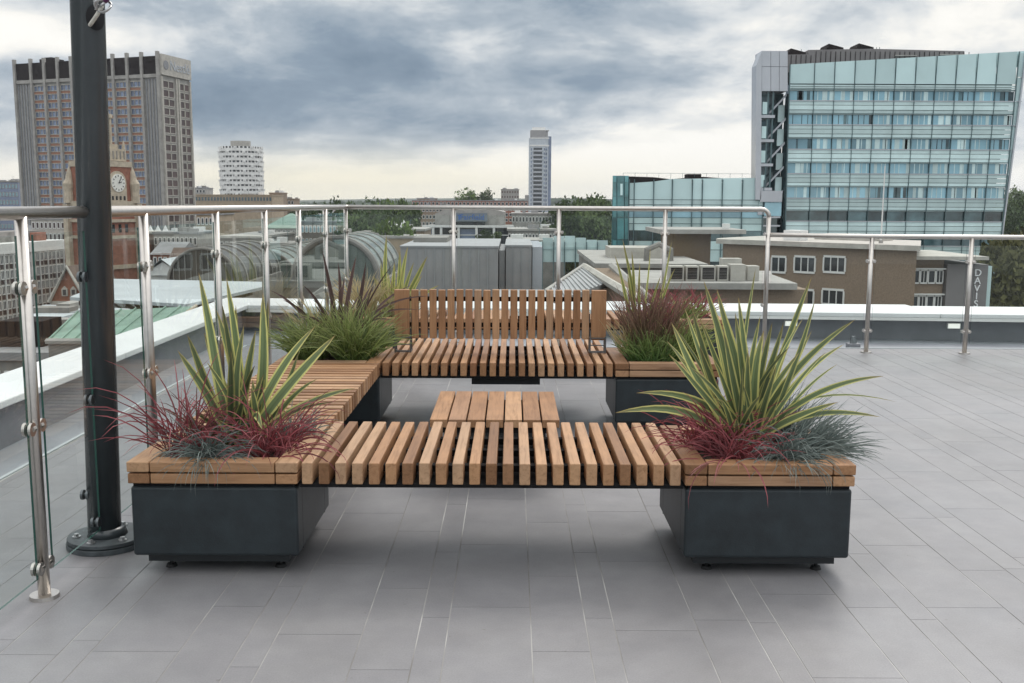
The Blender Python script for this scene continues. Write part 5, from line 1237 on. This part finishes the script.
vault('ribbed green grey vault seen through the middle of the left glass panels', 262, 288, 38, 96, 30, 'vault', 10, .02)
vault('grey glazed vault with a thick dark rim left of the striped flax', 336, 281, 43, 84, 16, 'vault', 4, .0, .26)
t = block('pale pitched shed roof between the clock tower and the dark glazed gable', 142, 178, 259, 105, 16, 'white', 'front', 0, 0, 'rooflight')
# mid distance, hand placed
block('red brick building with grey roof just right of the clock tower foot', 150, 176, 243, 190, 12, 'redbrick', 'gable', 2, 5, 'roofgrey')
block('cream rendered flat block with dark windows between the first railing posts', 152, 196, 232, 230, 16, 'concrete', 'flat', 4, 10)
block('tan stone corner block with a flat parapet left of the third railing post', 196, 216, 213, 260, 16, 'tan', 'flat', 6, 5)
block('brown brick terrace under a long tiled roof seen through the left glass', 164, 232, 249, 170, 10, 'brick', 'gable', 2, 12, 'tile')
block('grey concrete car park block behind the glazed vaults', 218, 262, 236, 210, 30, 'concrete_d', 'flat', 4, 9, 'concrete', fas='concrete')
block('teal roofed market hall with a low hipped roof right of the tan block', 262, 300, 214, 330, 30, 'concrete', 'hip', 1, 8, 'copper')
block('sandy rendered range with a row of dormer like windows', 252, 296, 243, 180, 10, 'concrete', 'flat', 2, 10, 'concrete')
block('dark glazed low office beyond the vaults', 300, 348, 221, 260, 18, 'concrete_d', 'flat', 4, 12, 'roofgrey', win='tealwin')
block('small white box building under the handrail', 318, 333, 212, 420, 10, 'white', 'flat', 2, 4, 'white')
block('brown flat fronted warehouse beside the mid distance trees', 376, 424, 229, 240, 20, 'brick', 'flat', 1, 9, 'concrete')
block('sandstone retaining block left of the concert hall', 350, 424, 236, 210, 12, 'tan', 'flat', 0, 0, 'concrete')
block('low grey building with a long flat roof right of the concert hall', 512, 552, 213, 330, 20, 'concrete', 'flat', 4, 12, 'concrete')
block('weathered concrete deck building below the slender tower', 508, 556, 229, 250, 16, 'concrete_d', 'flat', 2, 14, 'concrete')
block('flat concrete podium right of the concert hall steps', 508, 566, 240, 190, 14, 'concrete_d', 'flat', 1, 10, 'concrete')
block('brown brick low range beyond the concert hall roof', 415, 470, 205.5, 480, 20, 'brick', 'flat', 3, 16, 'roofgrey')
block('long red brick block on the skyline left of the slender tower', 412, 528, 200.2, 620, 20, 'redbrick', 'flat', 4, 30, 'roofgrey')
block('small dark penthouse on the skyline over the concert hall', 417, 435, 198, 640, 20, 'brick', 'flat', 1, 5)
block('striped pinkish grey apartment block beside the slender tower', 501, 519, 189, 700, 14, 'concrete', 'flat', 6, 7, 'concrete', fm='stone', win='brownwin')
block('red brick annexe at the foot of the striped apartment block', 505, 520, 200, 660, 10, 'redbrick', 'flat', 2, 4)
block('dark glass fronted low office on the skyline left of the round tower foot', 192, 272, 194.5, 480, 24, 'tan', 'flat', 1, 26, 'tan', win='tealdark', fm='concrete_d')
block('brown brick cube on the skyline right of the round tower', 269.5, 281, 192.5, 500, 14, 'brick', 'flat', 2, 4, 'brick')
block('lower brown brick cube stepping down to the right of the round tower', 281, 294, 198.5, 520, 14, 'brick', 'flat', 1, 4, 'brick')
block('small stepped grey block between the dark crowned tower and the round tower', 190, 206, 187.5, 560, 14, 'concrete', 'flat', 3, 5)
block('grey blue glass office at the left edge of the skyline', -20, 19, 181, 420, 20, 'blueglass', 'flat', 7, 12, 'concrete_d', win='tealwin', fm='concrete')
block('grey sloping roof shed below the office tower', -20, 45, 226, 300, 20, 'concrete_d', 'hip', 0, 0, 'roofgrey')
block('pale wing building between the office slab and the clock tower', 30, 72, 218, 290, 14, 'stone', 'flat', 6, 10, win='brownwin')
block('red brick wing with white bands behind the clock tower base', 62, 140, 232, 225, 12, 'redbrick', 'flat', 4, 16, 'stone')
block('pale gabled house by the trees left of the glass wing', 597, 612, 229, 300, 10, 'stone', 'gable', 2, 3, 'tile')
block('rust brown low building beside the right hand trees', 996, 1060, 229, 420, 12, 'redbrick', 'gable', 1, 10, 'tile')
# tents
def tent(label, px, py, wpx, Yd):
    c = at(px, py, Yd); r_ = wpx*Yd/2000
    t = thing('marquee', label, 'tent', (c.x, Yd, c.z-3)); m = MB()
    for dx in (-.62, 0, .62): m.tube([(c.x+dx*r_, Yd, c.z-.9), (c.x+dx*r_, Yd, c.z-.3), (c.x+dx*r_, Yd, c.z+.9)], [r_*.42, r_*.22, .05], 8)
    m.build('canopy', M['white'], t); m = MB()
    for dx in (-1, -.3, .3, 1): m.cyl((c.x+dx*r_*.9, Yd, GZ), (c.x+dx*r_*.9, Yd, c.z-.8), .08, n=6)
    m.build('poles', M['concrete'], t)
tent('white peaked marquee roof right of the clock tower', 158, 229, 24, 240)
tent('white peaked marquee roof beside the mid distance trees', 396, 223, 24, 260)
# shallow roofs filling the mid distance
rn = random.Random(99); cnt = 0
kinds = [('brick', 'gable', 'tile'), ('concrete', 'flat', 'roofgrey'), ('redbrick', 'gable', 'tile'), ('stone', 'hip', 'roofgrey'), ('tan', 'flat', 'concrete'), ('concrete_d', 'flat', 'roofgrey')]
for Yd in (400, 480, 560, 660, 780, 920, 1100, 1300, 1600, 1950):
    px = 150
    while px < 612:
        wpx = rn.uniform(7000, 16000)/Yd; k_ = rn.choice(kinds); ht = rn.uniform(7, 13)
        pyt = 201+(28.4-ht)*1000/Yd
        if rn.random() < .72:
            block('distant low town roof among many towards the horizon', px, px+wpx, pyt, Yd+rn.uniform(-20, 20), rn.uniform(10, 18), k_[0], k_[1], 2 if Yd < 800 else 0, 4, k_[2], group='distant low town roofs', ang=rn.uniform(-.2, .2)); cnt += 1
        px += wpx*rn.uniform(1.05, 1.7)

# ---------------- trees
def tree_mesh(seed, h, r, cm, nleaf=2600, ls=.45):
    rn = random.Random(seed); tr = MB()
    tr.tube([(0, 0, 0), (rn.uniform(-.1, .1), 0, h*.25), (rn.uniform(-.3, .3), .1, h*.6)], [h*.03, h*.022, h*.01], 8)
    clumps = []
    for i in range(16):
        a = rn.uniform(0, 6.28); q = rn.random()**.6; z = h*rn.uniform(.35, .92); rr_ = r*q*math.sqrt(max(.1, 1-((z/h-.58)/.46)**2)); c = Vector((math.cos(a)*rr_, math.sin(a)*rr_, z)); clumps.append((c, r*rn.uniform(.28, .48)))
        if i < 7: tr.tube([(0, 0, h*rn.uniform(.2, .45)), c*.6+Vector((0, 0, h*.12)), c], [h*.012, h*.008, h*.003], 5)
    cr = MB()
    for i in range(nleaf):
        c, cr_ = rn.choice(clumps); d = Vector((rn.gauss(0, 1), rn.gauss(0, 1), rn.gauss(0, .8))); d.normalize(); p = c+d*cr_*rn.uniform(.55, 1.08)
        a = Vector((rn.gauss(0, 1), rn.gauss(0, 1), rn.gauss(0, 1))).normalized()*ls*rn.uniform(.5, 1.1); b = a.orthogonal().normalized()*ls*rn.uniform(.4, .9)
        cr._add([p-a, p+b, p+a, p-b], [(0, 1, 2, 3)], min(1, max(0, rn.gauss(.45, .25))))
    return tr, cr
protos = []
for i, (cm, nm) in enumerate((('crown', 'tree'), ('crown_d', 'tree'), ('crown_o', 'tree'), ('crown_b', 'tree'))):
    tr, cr = tree_mesh(70+i, 12, 5.2, cm); a = tr.build('trunk', M['bark']); b = cr.build('crown', M[cm]); protos.append((a.data, b.data)); bpy.data.objects.remove(a); bpy.data.objects.remove(b)
def tree(px, pyt, Yd, kind, label, sc=None, group=None):
    zt_ = zat(px, pyt, Yd); h = zt_-GZ; s = h/12.0*1.03 if sc is None else sc
    x = xat(px, Yd); t = thing('tree', label, 'tree', (x, Yd, zt_-12*s if sc else GZ), group)
    if sc: t.location.z = zt_-11.6*sc; ORI[t.name] = Vector(t.location)
    ws = s*(.62 if sc is None else 1); t.scale = (ws*random.uniform(.85, 1.15), ws, s); t.rotation_euler.z = random.uniform(0, 6.28)
    for nm, me in zip(('trunk', 'crown'), protos[kind]): o = bpy.data.objects.new(nm, me); COL.objects.link(o); o.parent = t
G1 = 'trees in the middle distance left of the concert hall'
for px, py, Yd, kd in ((330, 212, 300, 1), (346, 208, 330, 0), (362, 206, 340, 1), (374, 209, 320, 1), (388, 206, 380, 3), (402, 205.5, 400, 3), (413, 209, 360, 0), (300, 214, 360, 1), (352, 222, 240, 0), (368, 226, 225, 1), (384, 228, 215, 3), (400, 232, 225, 0), (310, 210, 480, 0), (286, 208, 520, 1)):
    tree(px, py, Yd, kd, 'bushy green town tree left of the concert hall', group=G1)
G2 = 'trees between the slender tower and the glass wing'
for px, py, Yd, kd in ((562, 208, 330, 0), (572, 206, 340, 1), (583, 205, 330, 0), (592, 205.5, 345, 1), (603, 206, 350, 0), (578, 216, 290, 1), (590, 220, 280, 0), (603, 218, 300, 1), (566, 222, 260, 0)):
    tree(px, py, Yd, kd, 'dark green town tree between the slender tower and the glass wing', group=G2)
tree(484, 231, 285, 3, 'rounded bright green tree in front of the concert hall windows', .42)
tree(496, 233, 280, 3, 'lower bright green tree at the right of the concert hall windows', .34)
for px, py, Yd, kd, lb_ in ((470, 193, 640, 3, 'round green tree on the skyline above the concert hall'), (484, 195, 660, 0, 'darker tree on the skyline right of the round green one'), (1003, 249, 150, 2, 'big olive green tree right of the lettered tower'), (1024, 243, 165, 2, 'olive tree cut by the right edge of the picture'), (1012, 262, 135, 2, 'lower olive tree in front of the big one at the right')):
    tree(px, py, Yd, kd, lb_)
G3 = 'trees on the wooded slope at the right edge'
for px, py, Yd, kd in ((1000, 199, 520, 0), (1008, 196, 540, 1), (1016, 194, 550, 0), (1024, 193, 560, 1), (1036, 192, 560, 1), (1002, 208, 430, 1), (1012, 206, 440, 0), (1022, 205, 445, 1), (1032, 204, 440, 0), (995, 212, 420, 1), (1006, 219, 400, 0), (1018, 218, 400, 1), (1028, 217, 400, 1)):
    tree(px, py, Yd, kd, 'dark green tree on the wooded slope at the right edge', group=G3)
G4 = 'far trees along the horizon'
rn = random.Random(8)
for i in range(150):
    Yd = rn.uniform(700, 2000); px = rn.uniform(150, 1030); pyt = 201+rn.uniform(12, 20)*1000/Yd
    if Yd < 1200 and 500 < px < 560: continue
    tree(px, pyt, Yd, rn.choice((0, 1, 1, 3)), 'far town tree, one of many along the horizon', group=G4)
# wooded ridge on the skyline
m = MB(); rn = random.Random(17)
for i in range(9000):
    x = rn.uniform(-1500, 1500); y = rn.uniform(2200, 2700); top = GZ+(27+6*math.sin(x/210)+4*math.sin(x/67))*(.55+.45*rn.random()); p = Vector((x, y, top)); a = Vector((rn.uniform(3, 9), 0, rn.uniform(-1, 2))); b = Vector((0, rn.uniform(-2, 2), rn.uniform(2.5, 5)))
    m._add([p-a, p-b, p+a, p+b], [(0, 1, 2, 3)], rn.random())
tag(m.build('distant_wood', M['crown_d']), 'far dark band of woodland along the whole horizon', 'wood', kind='stuff')
# thin air over the town
HAZE = 0.00011
hm = bpy.data.materials.new('haze'); hm.use_nodes = True; t_ = hm.node_tree; t_.nodes.remove(t_.nodes['Principled BSDF'])
pv = t_.nodes.new('ShaderNodeVolumePrincipled'); pv.inputs['Density'].default_value = HAZE; pv.inputs['Color'].default_value = (.86, .90, .95, 1)
t_.links.new(pv.outputs[0], t_.nodes['Material Output'].inputs['Volume'])
hb = MB(); hb.box(-5000, 5000, -350, 5000, GZ-1, 75, .5); ho = hb.build('haze', hm, kind='stuff'); tag(ho, 'thin pale haze hanging over the whole town', 'haze', kind='stuff')
